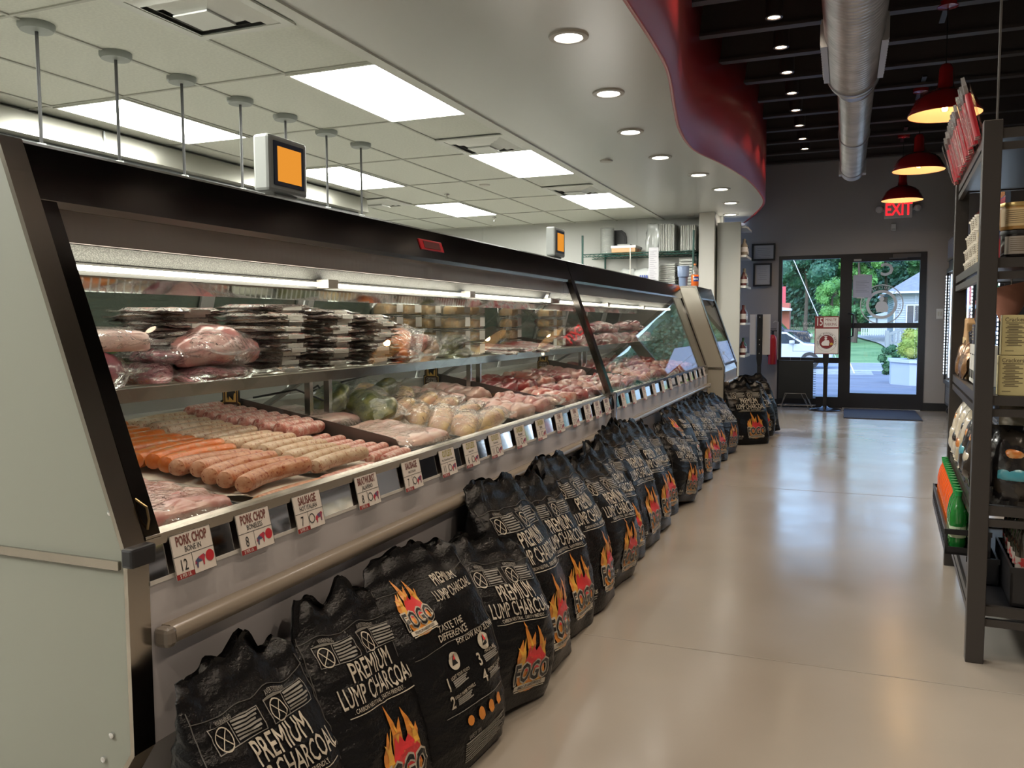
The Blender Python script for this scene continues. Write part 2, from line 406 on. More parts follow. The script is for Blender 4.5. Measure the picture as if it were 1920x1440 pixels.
def diffuser(cx, cy, label):
    t = thing('ceiling_air_vent', label, 'air vent', (cx, cy, 2.74), 0, 'air vents in the kitchen ceiling')
    V = M('vent_metal', (.55,.56,.52), .4, .2)
    b = B()
    for k, (s0, s1, z0, z1) in enumerate(((.30,.25,2.735,2.735),(.25,.20,2.735,2.715),(.215,.15,2.742,2.712),(.165,.09,2.742,2.70))):
        if k == 0:
            for q in ((-.3,.3,-.3,-.25),(-.3,.3,.25,.3),(-.3,-.25,-.25,.25),(.25,.3,-.25,.25)): b.box(cx+q[0], cx+q[1], cy+q[2], cy+q[3], 2.73, 2.74)
        else:
            for sx, sy in ((1,0),(-1,0),(0,1),(0,-1)):
                if sx: b.face([(cx+sx*s0, cy-s0, z0), (cx+sx*s0, cy+s0, z0), (cx+sx*s1, cy+s1, z1), (cx+sx*s1, cy-s1, z1)])
                else: b.face([(cx-s0, cy+sy*s0, z0), (cx+s0, cy+sy*s0, z0), (cx+s1, cy+sy*s1, z1), (cx-s1, cy+sy*s1, z1)])
    b.obj('louvres', V, t)
    B().box(cx-.10, cx+.10, cy-.10, cy+.10, 2.692, 2.70).obj('centre_plate', V, t)
    B().box(cx-.25, cx+.25, cy-.25, cy+.25, 2.744, 2.749).obj('dark_throat', M('vent_dark', (.22,.22,.21), .8), t)
diffuser(-2.86, 3.24, 'large square air vent nearest the camera at top of picture')
diffuser(-2.83, 6.46, 'square air vent between the first and second soffit-side light panels')
diffuser(-2.83, 9.01, 'square air vent beside the farthest soffit-side light panel')
diffuser(-5.35, 9.0, 'square air vent beyond the hood, beside the farthest hood-side panel')
for x, y, l in ((-4.3, 8.75, 'small sprinkler head just beyond the end of the hood'), (-4.62, 10.9, 'small sprinkler head near the kitchen back wall')):
    b = B(); b.lathe([(.0,2.745),(.03,2.745),(.028,2.735),(.008,2.733),(.008,2.70),(.022,2.695),(.022,2.69),(0,2.69)], 12, (x, y, 0))
    tag(b.obj('sprinkler_head', STEEL, smooth=True), l, 'sprinkler')
for x, y, l in ((-2.064, 7.505, 'small flat white disc in the soffit left of the third downlight'), (-2.02, 11.73, 'small flat white disc in the soffit near the pier'), (-3.65, 8.35, 'small flat white disc in the kitchen tiles')):
    z = 2.735 if x > -2.5 else 2.75
    tag(B().lathe([(0,z),(.06,z),(.055,z-.012),(0,z-.014)], 24, (x, y, 0)).obj('ceiling_disc', WHITE, smooth=True), l, 'sprinkler cover')
def downlight(x, y, z, label, r, watts, col, group, trim, cone=130):
    t = thing('downlight', label, 'downlight', (x, y, z), 0, group)
    b = B(); b.lathe([(r, 0), (r*.97,-.010), (r*.72,-.012), (r*.66, -.002), (r*.66, 0)], 32, (x, y, z)); b.obj('trim_ring', trim, t, smooth=True)
    B().lathe([(0, -.004), (r*.66, -.004)], 24, (x, y, z)).obj('lens', lamp_mat('downlight_glow_'+('cool' if cone > 120 else 'warm'), col, 12), t)
    if z > 3: B().lathe([(r*.98, 0), (r*.98, .28)], 20, (x, y, z)).obj('can', trim, t, smooth=True)
    L = bpy.data.lights.new('downlight_lamp', 'SPOT'); L.energy = watts; L.color = col; L.spot_size = rad(125 if watts < 0 else cone); L.spot_blend = .5 if cone < 110 else .9; L.shadow_soft_size = r*.6
    lo_ = bpy.data.objects.new('bulb', L); lo_.location = (0, 0, -.03); ROOT.objects.link(lo_); lo_.parent = t
sd = [(-1.366,4.224),(-1.453,5.329),(-1.583,6.452),(-1.574,7.531),(-1.401,8.561),(-1.318,9.566),(-1.355,10.70),(-1.498,11.84)]
for i, (x, y) in enumerate(sd):
    downlight(x, y, 2.735, 'white round downlight set in the soffit, %s from the camera' % ORD[i], .105, DOWN_E, (1,.93,.84), 'soffit downlights', WHITE)
for x, y in ((-1.33,3.1),(-1.33,1.9),(-1.33,.7),(-1.33,-.6)):
    downlight(x, y, 2.735, 'white round soffit downlight nearer than the picture, %.1f metres along' % y, .105, DOWN_E, (1,.93,.84), 'soffit downlights', WHITE)
for i, y in enumerate((6.58,7.3,8.04,8.77,9.48,10.22,10.96,11.6)):
    x = -.54
    downlight(x, y, 3.5, 'small warm downlight under the dark deck, %s from the camera' % ORD[i], .065, DECK_E, (1,.78,.55), 'deck downlights', M('dark_trim', (.05,.04,.04), .4), 104)
for y in (5.8, 4.9, 3.6, 2.2, .8, -.8):  # out of view: row carried on, aisle-side row added for light
    for x in ((-.54, 1.2) if y < 5 else (-.54,)):
        downlight(x, y, 3.5, 'warm deck downlight added out of view for light, %.1f metres along, x %.1f' % (y, x), .065, DECK_E*1.6, (1,.80,.6), 'deck downlights', M('dark_trim', (.05,.04,.04), .4), 104)
# spiral duct
t = thing('spiral_air_duct', 'round galvanised spiral duct hanging under the dark ceiling', 'air duct', (.02, 7, 3.15))
def duct(b, xc, r, y0, y1):
    n = int((y1-y0)/.055); prof = []
    for k in range(n+1):
        y = y0+(y1-y0)*k/n
        prof += [(r, y-.006), (r+.006, y), (r, y+.006)]
    b.lathe(prof, 40, (0,0,0), Matrix.Translation((xc, 0, 3.15)) @ Matrix.Rotation(-PI/2, 4, 'X'))
b = B(); duct(b, .012, .18, -2.9, 7.05); b.obj('large_duct_run', GALV, t, smooth=True, angle=60)
b = B(); b.lathe([(.186,7.05),(.178,7.12),(.14,7.34),(.138,7.36)], 40, (0,0,0), Matrix.Translation((.02,0,3.15)) @ Matrix.Rotation(-PI/2, 4, 'X')); b.obj('reducer', GALV, t, smooth=True)
b = B(); duct(b, .035, .135, 7.36, 11.4); b.lathe([(.141,11.4),(.13,11.43),(0,11.44)], 40, (0,0,0), Matrix.Translation((.035,0,3.15)) @ Matrix.Rotation(-PI/2, 4, 'X')); b.obj('small_duct_run', GALV, t, smooth=True, angle=60)
for sx in (-1, 1):
    b = B(); x = .012+sx*.185
    b.box(x-.02, x+.02, 6.0, 6.9, 3.06, 3.24)
    for k in range(14): b.box(x+sx*.018, x+sx*.026, 6.03+k*.062, 6.06+k*.062, 3.08, 3.22)
    b.obj('supply_register', M('register_white', (.5,.52,.55), .4), t)
    b = B(); x = .035+sx*.135; b.box(x-.02, x+.02, 11.15, 11.3, 3.06, 3.22); b.obj('end_register', M('register_white', (.5,.52,.55), .4), t)
for y, xx, r in ((6.95,.012,.19),(9.2,.035,.145),(11.1,.035,.145)):
    b = B(); b.lathe([(r,y-.012),(r+.006,y-.012),(r+.006,y+.012),(r,y+.012)], 40, (0,0,0), Matrix.Translation((xx,0,3.15)) @ Matrix.Rotation(-PI/2, 4, 'X'))
    b.tube([(xx,y,3.15+r),(xx,y,3.56)], .006); b.obj('hanger_band', GALV, t, smooth=True)
# red barn pendants
def pendant(x, y, z, r, label):
    t = thing('pendant_lamp', label, 'pendant lamp', (x, y, z), 0, 'red barn pendants')
    k = r/.25; s = k
    prof = [(r, 0), (r*1.0,.012), (r*.96,.03), (r*.78,.115*s), (r*.62,.15*s), (r*.40,.175*s), (r*.24,.19*s), (r*.20,.24*s), (r*.19,.33*s), (r*.14,.36*s), (.012,.37*s)]
    b = B(); b.lathe(prof, 40, (x, y, z)); bm = b.bm
    bmesh.ops.delete(bm, geom=[f for f in bm.faces if len(f.verts) > 4], context='FACES')
    b.obj('shade', M('red_enamel', (.30,.010,.012), .25, coat=.4), t, smooth=True, angle=70)
    b = B(); b.lathe([(r-.004,.002), (r*.95,.026), (r*.77,.11*s), (r*.61,.145*s), (r*.38,.17*s), (0,.185*s)], 40, (x, y, z)); bm = b.bm
    bmesh.ops.delete(bm, geom=[f for f in bm.faces if len(f.verts) > 4], context='FACES')
    b.obj('shade_lining', M('cream_enamel', (.85,.68,.45), .4), t, smooth=True, angle=70)
    B().tube([(x, y, z+.36*s), (x, y, 3.52)], .004).obj('cord', BLACK, t)
    B().lathe([(0,3.56),(.075,3.56),(.07,3.53),(0,3.52)], 24, (x, y, 0)).obj('ceiling_canopy', M('red_enamel', (.30,.010,.012), .25, coat=.4), t, smooth=True)
    B().box(x-.02, x+.02, y-.45, y+.45, 3.56, 3.575).obj('mounting_bar', BLACK, t)
    b = B(); b.lathe([(0,.02),(.028,.03),(.036,.055),(.03,.085),(.016,.11),(.016,.15),(0,.15)], 20, (x, y, z)); b.obj('bulb', glass('bulb_glass', (1,.93,.8)), t, smooth=True)
    b = B(); b.tube([(x-.012,y,z+.05),(x-.006,y,z+.085),(x,y,z+.05),(x+.006,y,z+.085),(x+.012,y,z+.05)], .0035); b.obj('filament', lamp_mat('filament_glow', (1,.62,.25), 20), t)
    L = bpy.data.lights.new('pendant_glow', 'POINT'); L.energy = 2.6; L.color = (1,.66,.36); L.shadow_soft_size = .03
    q = bpy.data.objects.new('bulb_light', L); q.location = (0,0,.06); ROOT.objects.link(q); q.parent = t
pendant(.64, 6.96, 2.76, .25, 'red barn pendant lamp nearest the camera, top right')
pendant(.643, 9.38, 2.76, .245, 'middle red barn pendant lamp in the row over the aisle')
pendant(.62, 11.57, 2.76, .243, 'farthest red barn pendant lamp, just above the exit sign')
# kitchen ceiling rods carrying a rail
for i, y in enumerate((3.075,3.56,4.052,4.58,5.06,5.57,6.065)):
    t = thing('suspension_rod', 'thin steel rod with grey ceiling canopy above the case, %s from the left' % ORD[i], 'hanging rod', (-3.77, y, 2.13), 0, 'rods hanging from the kitchen ceiling')
    b = B(); b.lathe([(0,2.749),(.085,2.749),(.085,2.73),(.075,2.715),(.02,2.712),(0,2.712)], 28, (-3.77, y, 0)); b.obj('ceiling_canopy', M('grey_canopy', (.22,.24,.22), .45), t, smooth=True)
    B().tube([(-3.77, y, 2.72), (-3.77, y, 2.13)], .0085).obj('rod', M('dark_steel_rod', (.035,.035,.033), .5), t, smooth=True)
    b = B(); b.lathe([(0,2.165),(.022,2.165),(.022,2.15),(.04,2.148),(.04,2.133),(0,2.133)], 20, (-3.77, y, 0)); b.obj('clamp', M('clear_clamp', (.6,.63,.6), .2, .6), t, smooth=True)
t = thing('hanging_rail', 'dark steel rail hung on the ceiling rods behind the case', 'rail', (-3.77, 5, 2.1))
b = B(); b.box(-3.79, -3.75, 2.4, 7.0, 2.095, 2.133); b.obj('rail_bar', M('dark_rail', (.05,.055,.06), .35, .6), t)
b = B(); b.box(-3.785, -3.755, 6.5, 6.53, 2.133, 2.16); b.obj('rail_lug', M('dark_rail', (.05,.055,.06), .35, .6), t)
# exhaust hood
t = thing('exhaust_hood', 'long stainless exhaust hood along the kitchen ceiling', 'exhaust hood', (-5.9, 5.5, 2.5))
HM = M('hood_steel', (.34,.335,.29), .36, .9, bump=.015, bscale=5)
b = B(); b.prism([(-6.55,2.735),(-5.27,2.735),(-5.25,2.72),(-5.22,2.56),(-5.26,2.55),(-6.55,2.55)], .2, 8.55); b.obj('canopy', HM, t)
b = B(); b.box(-6.5, -5.30, .3, 8.45, 2.47, 2.55); b.obj('filter_bank', M('hood_dark', (.10,.105,.10), .35, .7), t)
for y in (2.2, 4.8, 7.0): B().box(-5.24,-5.232,y,y+.015,2.56,2.72).obj('panel_seam', M('hood_dark', (.10,.105,.10), .35, .7), t)
# ================================================================ BY THE ENTRANCE
def wallframe(x0, x1, z0, z1, label, kind):
    t = thing('framed_certificate', label, 'certificate', ((x0+x1)/2, 12.99, z0), 0, 'certificates on the end wall')
    b = B()
    for q in ((x0,x1,z0,z0+.025),(x0,x1,z1-.025,z1),(x0,x0+.025,z0+.025,z1-.025),(x1-.025,x1,z0+.025,z1-.025)): b.box(q[0], q[1], 12.97, 12.998, q[2], q[3])
    b.obj('frame', BLACK, t)
    B().box(x0+.025, x1-.025, 12.985, 12.99, z0+.025, z1-.025).obj('certificate', M('certificate_paper', (.42,.42,.44), .6), t)
    b = B(); O = ((x0+x1)/2, 12.984, (z0+z1)/2); w_ = (x1-x0)
    for k in range(7): b.box(x0+.07+.01*(k % 3), x1-.07-.012*(k % 2), 12.983, 12.9845, z1-.07-.028*k, z1-.066-.028*k)
    b.obj('printed_lines', M('grey_print', (.2,.2,.22), .7), t)
wallframe(-1.325, -.99, 2.17, 2.42, 'upper black framed certificate left of the entrance', 0)
wallframe(-1.30, -1.035, 1.79, 2.13, 'lower black framed certificate left of the entrance', 1)
# exit sign
t = thing('exit_sign', 'white exit sign with glowing red letters above the door', 'exit sign', (.66, 12.95, 2.7))
B().box(.47, .83, 12.93, 12.999, 2.70, 2.93).obj('housing', M('exit_housing', (.55,.53,.53), .4), t, bevel=.012)
b = B(); put(b, 'EXIT', (.65,12.927,2.812), (1,0,0), (0,0,1), .235, .72, .022); b.obj('lit_letters', lamp_mat('exit_red_glow', (1,.02,.03), 1.0), t)
for s in (-1, 1):
    b = B(); b.lathe([(0,0),(.045,0),(.05,.03),(.035,.06),(0,.065)], 20, (0,0,0), Matrix.Translation((.65+s*.245,12.97,2.83)) @ Matrix.Rotation(PI/2, 4, 'X')); b.tube([(.65+s*.18,12.96,2.82),(.65+s*.245,12.96,2.83)], .02)
    b.obj('emergency_lamp_head', M('exit_housing', (.55,.53,.53), .4), t, smooth=True)
t = thing('door_chime', 'small white box on the wall above the entrance door', 'chime', (.594, 12.98, 2.53))
B().box(.565, .625, 12.965, 12.999, 2.53, 2.625).obj('cover', M('chime_white', (.6,.6,.6), .4), t, bevel=.006)
B().box(.57, .62, 12.96, 12.966, 2.54, 2.56).obj('lower_lens', M('grey_plastic', (.35,.36,.38), .5), t)
t = thing('light_switch', 'white double light switch right of the entrance door', 'light switch', (1.215, 12.99, 1.3))
B().box(1.17, 1.255, 12.99, 12.999, 1.29, 1.43).obj('plate', M('chime_white', (.6,.6,.6), .4), t, bevel=.002)
b = B(); b.box(1.185,1.207,12.984,12.991,1.33,1.39); b.box(1.218,1.24,12.984,12.991,1.33,1.39); b.obj('rocker', WHITE, t)
tag(B().box(0.0, .93, 11.62, 12.86, .0, .012).obj('door_mat', M('dark_mat', (.018,.022,.04), .8, bump=.3, bscale=300), bevel=.004), 'dark blue-grey rectangular mat in front of the entrance door', 'door mat')
def sign_stand(name, x, y, front, label):
    t = thing(name, label, 'sign stand', (x, y, 0))
    b = B(); b.lathe([(.0,0),(.215,0),(.22,.012),(.20,.024),(.06,.04),(.035,.06),(0,.06)], 40, (x, y, 0)); b.obj('base', M('black_enamel', (.008,.008,.01), .2), t, smooth=True)
    b = B(); b.box(x-.028, x+.028, y-.02, y+.02, .05, .62)
    b.prism([(x-.028,.62),(x+.028,.62),(x+.04,.72),(x+.04,1.37 if not front else 1.32),(x-.04,1.37 if not front else 1.32),(x-.04,.72)], y-.02, y+.02)
    b.obj('post', M('black_enamel', (.008,.008,.01), .2), t, bevel=.004)
    return t
# stand seen from behind
t = sign_stand('sign_stand', -1.165, 12.68, False, 'black sign stand turned away, blank white board back towards us')
B().box(-1.31, -1.02, 12.705, 12.72, .78, 1.37).obj('board', M('sign_back', (.68,.68,.69), .6), t)
b = B()
for z in (1.33, 1.0, .93, .80): b.lathe([(0,0),(.008,0),(.008,.004),(0,.004)], 10, (0,0,0), Matrix.Translation((-1.165,12.658,z)) @ Matrix.Rotation(PI/2,4,'X'))
b.obj('bolt', CHROME, t)
# 15 minute parking stand
t = sign_stand('sign_stand', -.25, 12.6, True, 'black sign stand reading 15 minute parking before the side window')
x0, x1, z0, z1, yy = -.405, -.085, .80, 1.335, 12.56
MAR = M('maroon_print', (.19,.015,.02), .5); INK = M('black_ink', (.02,.02,.02), .6); SIGNW = M('sign_white', (.72,.70,.69), .5)
b = B(); b.box(x0, x1, yy, yy+.012, z0, z1); b.obj('board', MAR, t, bevel=.004)
b = B(); b.box(x0+.01, x1-.01, yy-.002, yy, z0+.01, z1-.175); b.box(x0+.115, x1-.01, yy-.002, yy, z1-.155, z1-.015); b.obj('white_field', SIGNW, t)
b = B(); put(b, '15', (x0+.062,yy-.004,z1-.083), (1,0,0), (0,0,1), .155, .62, .012); b.obj('number_lettering', SIGNW, t)
b = B(); put(b, 'MINUTE', ((x0+x1)/2+.053,yy-.004,z1-.053), (1,0,0), (0,0,1), .058, .70, .004); put(b, 'PARKING', ((x0+x1)/2+.053,yy-.004,z1-.115), (1,0,0), (0,0,1), .058, .68, .004); b.obj('parking_lettering', MAR, t)
O, X, Y = ((x0+x1)/2, yy-.004, z0+.175), (1,0,0), (0,0,1)
b = B(); flat(b, circ(0,0,.092), O, X, Y); b.obj('round_emblem', MAR, t)
b = B(); ringflat(b, 0, 0, .092, .097, O, X, Y); ringflat(b, 0, 0, .135, .137, O, X, Y)
for i, ch in enumerate('NEW YORK BUTCHER SHOPPE'):
    if ch == ' ': continue
    a = rad(200-i*10); vs, fs = text_vf(ch, .03, 1, .01); ca, sa = math.cos(a-PI/2), math.sin(a-PI/2)
    b.add(([Vector(O)+Vector(X)*(.116*math.cos(a)+x*ca-y*sa)+Vector(Y)*(.116*math.sin(a)+x*sa+y*ca) for x, y in vs], fs))
b.obj('emblem_lettering', INK, t)
b = B(); O3 = (O[0], O[1]-.002, O[2]); flat(b, [(-.05,-.055),(.03,-.055),(.04,-.005),(.03,.02),(-.02,.025),(-.055,0),(-.07,-.03)], O3, X, Y); flat(b, circ(-.01,.045,.018,14), O3, X, Y); flat(b, circ(-.01,.073,.022,14,.008), O3, X, Y); b.obj('aproned_figure', SIGNW, t)
b = B(); flat(b, [(.045,-.045),(.09,-.04),(.08,-.015),(.06,-.01),(.045,-.02)], O3, X, Y); b.obj('yellow_detail', M('mustard_print', (.5,.33,.05), .5), t)
# black board on a wire rack
t = thing('menu_board', 'black board standing in a wire rack before the side window', 'board', (-.66, 12.8, 0))
b = B(); b.box(-.90, -.42, 12.80, 12.83, .14, .70); b.obj('board', M('chalk_black', (.010,.012,.014), .4), t, bevel=.004)
b = B()
for k in range(16): b.box(-.418, -.385, 12.79, 12.88, .15+.034*k, .155+.034*k)
b.obj('folded_leaves', M('pale_leaves', (.2,.25,.35), .5), t)
b = B()
for y in (12.74, 12.9):
    b.tube([(-.86,y,0),(-.80,y-.01,.22),(-.52,y-.01,.22),(-.42,y,0)], .005); b.tube([(-.9,y,.045),(-.38,y,.045)], .004)
    b.tube([(-.78,y,.22),(-.86,y,.02)], .004); b.tube([(-.58,y,.22),(-.48,y,.02)], .004)
for x in (-.86,-.42): b.tube([(x,12.74,.04),(x,12.9,.04)], .004)
b.obj('wire_rack', M('wire_metal', (.25,.24,.23), .35, .8), t, smooth=True)
b = B()
for x in (-.74,-.6): b.tube([(x,12.815,.69),(x,12.82,.74)], .003)
b.obj('hanging_hook', M('wire_metal', (.25,.24,.23), .35, .8), t)
# fire extinguisher
t = thing('fire_extinguisher', 'red fire extinguisher on the end wall behind the blank sign', 'fire extinguisher', (-1.03, 12.9, .55))
b = B(); b.lathe([(0,0),(.055,0),(.062,.012),(.062,.36),(.05,.41),(.02,.44),(0,.44)], 24, (-1.0,12.91,.63)); b.obj('cylinder', M('extinguisher_red', (.42,.015,.02), .3), t, smooth=True)
b = B(); b.lathe([(0,0),(.018,0),(.018,.05),(0,.05)], 14, (-1.0,12.91,1.07)); b.box(-1.04,-.94,12.9,12.92,1.12,1.135); b.box(-1.04,-.95,12.9,12.92,1.15,1.16); b.obj('valve_handle', BLACK, t)
b = B(); b.tube([(-1.0,12.91,1.10),(-1.07,12.89,1.09),(-1.08,12.87,.95),(-1.065,12.87,.75)], .008); b.obj('hose', BLACK, t, smooth=True)
b = B(); b.tube([(-1.0,12.96,1.25),(-.97,12.96,1.27),(-.93,12.96,1.26),(-.93,12.96,.7)], .006); b.obj('bracket', M('exit_housing', (.55,.53,.53), .4), t)
# tall shelf with white boards, by the pier
t = thing('tall_shelving_cabinet', 'tall off-white shelving cabinet beside the pier, open towards the entrance', 'shelving', (-1.5, 12.2, 0))
b = B(); b.box(-1.64, -1.33, 11.6, 11.64, 0, 2.60); b.box(-1.64, -1.62, 11.64, 12.3, 0, 2.60); b.obj('panel', M('cabinet_cream', (.34,.335,.30), .45), t, bevel=.003)
for z in (.35, .78, 1.22, 1.72, 2.13, 2.52):
    B().box(-1.62, -1.26, 11.64, 12.3, z, z+.03).obj('shelf', M('shelf_edge_white', (.6,.6,.58), .4), t)
rnd = random.Random(4)
for z in (.81, 1.25, 1.75, 2.16):
    for k in range(4):
        y = 11.74+.14*k; h = rnd.uniform(.16,.26); c = rnd.choice([(.10,.03,.03),(.03,.04,.05),(.25,.22,.18),(.04,.10,.06)])
        b = B(); b.lathe([(0,0),(.045,0),(.045,h*.6),(.018,h*.78),(.018,h),(0,h)], 14, (-1.30-.01*k, y, z)); 
        o = thing('shelf_bottle', '%s bottle %s on the cabinet shelf %.2f metres up' % (['nearest','second','third','farthest'][k], ['dark red','dark','pale','green'][[(.10,.03,.03),(.03,.04,.05),(.25,.22,.18),(.04,.10,.06)].index(c)], z), 'bottle', (-1.3,y,z), 0, 'bottles on the tall cabinet')
        b.obj('bottle_body', M('bottle_%d' % int(c[0]*100), c, .2), o, smooth=True)
        B().lathe([(.046,h*.2),(.046,h*.5)], 14, (-1.30-.01*k, y, z)).obj('paper_band', SIGNW, o)
# ================================================================ REFRIGERATED MEAT CASES
BAND = M('smoked_steel', (.125,.115,.108), .12, 1)
TRIM = M('brushed_trim', (.42,.38,.33), .2, 1)
PANELW = M('case_end_panel', (.235,.24,.20), .5, bump=.03, bscale=400)
CREAM = M('case_end_cream', (.50,.47,.40), .45)
FRONTP = M('case_front_panel', (.46,.45,.47), .35)
BUMP = M('bumper_rail', (.20,.17,.135), .22)
INNER = M('case_white_interior', (.72,.70,.64), .35)
HEADER = M('case_header', (.42,.37,.36), .4)
MIRROR = M('mirror_strip', (.7,.7,.72), .05, 1)
CG = glass('case_glass', (.97,.98,.965), 0.0, 1.5)
SG = glass('shelf_glass', (.90,.95,.92), 0.05, 1.5)
ALU = M('door_aluminium', (.40,.41,.39), .35, .3)
TUBE = lamp_mat('case_tube_glow', (1,.93,.78), CASE_E*1.9)
HONEY = M('honeycomb_vent', (.20,.205,.19), .45, 0, col2=(.085,.085,.08), scale=300, lo=.3, hi=.55, voro=True)
def deckz(x): return .765 + (-1.33-x)*.115
def case(label, y0, y1, dx, end0, end1, endmat, shelf=True, cat='meat case'):
    t = thing('display_case', label, cat, (-1.85+dx, (y0+y1)/2, 0))
    def b_(fn, name, mat, **k):
        b = B(); fn(b)
        for v in b.bm.verts: v.co.x += dx
        return b.obj(name, mat, t, **k)
    prof = [(-1.46,.02),(-1.46,.14),(-1.287,.40),(-1.287,.80),(-1.562,1.565),(-1.588,1.636),(-2.38,1.636),(-2.42,.9),(-2.42,.02)]
    ins = [(-1.47,.03),(-1.47,.143),(-1.297,.403),(-1.297,.80),(-1.572,1.56),(-1.597,1.626),(-2.37,1.625),(-2.41,.9),(-2.41,.03)]
    for yy, on, s in ((y0, end0, 1), (y1, end1, -1)):
        if not on: continue
        a, c = (yy, yy+.05) if s > 0 else (yy-.05, yy)
        b_(lambda b: b.prism(ins, a+.002, c-.002), 'end_panel', endmat, bevel=.003)
        def edge(b):
            n = len(prof)
            for i in (1,2,3,4,5):
                p, q, pi, qi = prof[i], prof[i+1] if i < n-1 else prof[0], ins[i], ins[i+1]
                b.prism([p, q, qi, pi], a-.004, c, 'y')
        b_(edge, 'end_trim', TRIM)
        b_(lambda b: b.box(-2.38, -1.31, a-.005, a+.003, .772, .79), 'seam_strip', TRIM)
    ia, ib = y0+(.05 if end0 else 0), y1-(.05 if end1 else 0)
    b_(lambda b: (b.prism([(-1.545,1.512),(-1.585,1.628),(-1.596,1.636),(-2.38,1.636),(-2.38,1.60),(-1.64,1.60),(-1.585,1.512)], ia-.001, ib+.001)), 'top_hood', BAND)
    b_(lambda b: b.box(-1.56,-1.545,ia,ib,1.497,1.512), 'hood_lip', TRIM)
    b_(lambda b: b.prism([(-1.60,1.51),(-1.64,1.60),(-2.37,1.60),(-2.37,1.575),(-1.68,1.575),(-1.615,1.435),(-1.60,1.435)], ia, ib), 'inner_header', HEADER)
    b_(lambda b: b.prism([(-1.695,1.442),(-1.712,1.402),(-1.72,1.402),(-1.70,1.444)], ia+.03, ib-.03), 'honeycomb_vent', HONEY)
    b_(lambda b: b.prism([(-1.70,1.371),(-1.745,1.335),(-1.75,1.338),(-1.705,1.374)], ia+.02, ib-.02), 'mirror_reflector', MIRROR)
    b_(lambda b: b.box(-2.30,-1.76,ia,ib,1.44,1.452), 'inner_roof', M('roof_liner', (.45,.44,.41), .3, .5))
    n = max(1, round((y1-y0)/1.2)); L = (ib-ia-.1)/n
    for k in range(n):
        a = ia+.05+k*L
        b_(lambda b: b.tube([(-1.662,a+.03,1.386),(-1.662,a+L-.03,1.386)], .0065, 10), 'fluorescent_tube', TUBE, smooth=True)
        b_(lambda b: (b.box(-1.70,-1.652,a,a+.03,1.376,1.405), b.box(-1.70,-1.652,a+L-.03,a+L,1.376,1.405)), 'tube_holder', INNER)
    b_(lambda b: b.prism([(-1.70,1.401),(-1.70,1.372),(-1.715,1.372),(-1.73,1.401)], ia, ib), 'tube_housing', M('tube_housing', (.085,.085,.08), .35))
    # glass front
    b_(lambda b: b.prism([(-1.298,.822),(-1.550,1.502),(-1.555,1.502),(-1.303,.822)], ia+.035, ib-.035), 'front_glass', CG)
    for a in (ia, ib-.04): b_(lambda b: b.prism([(-1.292,.82),(-1.545,1.51),(-1.575,1.51),(-1.322,.82)], a, a+.04), 'glass_frame', BAND)
    b_(lambda b: b.prism([(-1.294,.803),(-1.292,.826),(-1.318,.832),(-1.325,.80)], ia, ib), 'glass_sill', TRIM)
    b_(lambda b: b.prism([(-1.286,.737),(-1.300,.803),(-1.315,.803),(-1.30,.737)], ia, ib), 'mirror_price_strip', MIRROR)
    b_(lambda b: b.box(-1.31,-1.285,ia,ib,.728,.737), 'strip_edge', M('white_edging', (.6,.59,.56), .4))
    b_(lambda b: b.prism([(-1.29,.735),(-1.29,.40),(-1.44,.17),(-1.46,.17),(-1.31,.41),(-1.31,.735)], ia, ib), 'front_panel', FRONTP)
    b_(lambda b: b.box(-1.47,-1.45,ia,ib,.0,.172), 'kick_plate', BLACK)
    def bump(b):
        pr = [(-1.29,.638),(-1.268,.640),(-1.254,.633),(-1.250,.619),(-1.254,.605),(-1.268,.598),(-1.29,.600)]
        b.prism(pr, ia+.03, ib-.03)
    b_(bump, 'bumper_rail', BUMP, smooth=True, angle=50)
    for a in (ia+.005, ib-.035): b_(lambda b: b.box(-1.29,-1.250,a,a+.03,.598,.640), 'bumper_end_cap', M('bumper_cap', (.15,.13,.11), .3), bevel=.01)
    # inside
    b_(lambda b: b.prism([(-1.325,.80),(-1.325,.745),(-2.30,.80),(-2.30,.93),(-2.26,.93),(-2.26,.872),(-1.345,.767),(-1.34,.80)], ia, ib), 'deck_liner', INNER)
    b_(lambda b: b.box(-2.42,-2.30,ia,ib,.02,.93), 'rear_base', INNER)
    b_(lambda b: b.box(-2.30,-2.24,ia,ib,.925,.945), 'rear_sill', M('rear_sill', (.6,.61,.58), .3))
    m_ = max(1, round((y1-y0)/.62)); Lp = (ib-ia)/m_
    for k in range(m_):
        a = ia+k*Lp; off = .02*(k % 2)
        def fr(b):
            def q(x): return [(-2.30+off,.945),(-2.17+off,1.44),(-2.19+off,1.44),(-2.32+off,.945)]
            b.prism(q(0), a+.005, a+.045); b.prism(q(0), a+Lp-.045, a+Lp-.005)
            b.prism([(-2.30+off,.945),(-2.288+off,.99),(-2.308+off,.99),(-2.32+off,.945)], a+.045, a+Lp-.045)
            b.prism([(-2.182+off,1.395),(-2.17+off,1.44),(-2.19+off,1.44),(-2.202+off,1.395)], a+.045, a+Lp-.045)
        o = b_(fr, 'sliding_door', ALU)
        b = B(); b.prism([(-2.297+off+dx,.99),(-2.191+off+dx,1.395),(-2.194+off+dx,1.395),(-2.30+off+dx,.99)], a+.045, a+Lp-.045)
        b.obj('door_pane', glass('rear_glass', (.27,.29,.26), .0), o)
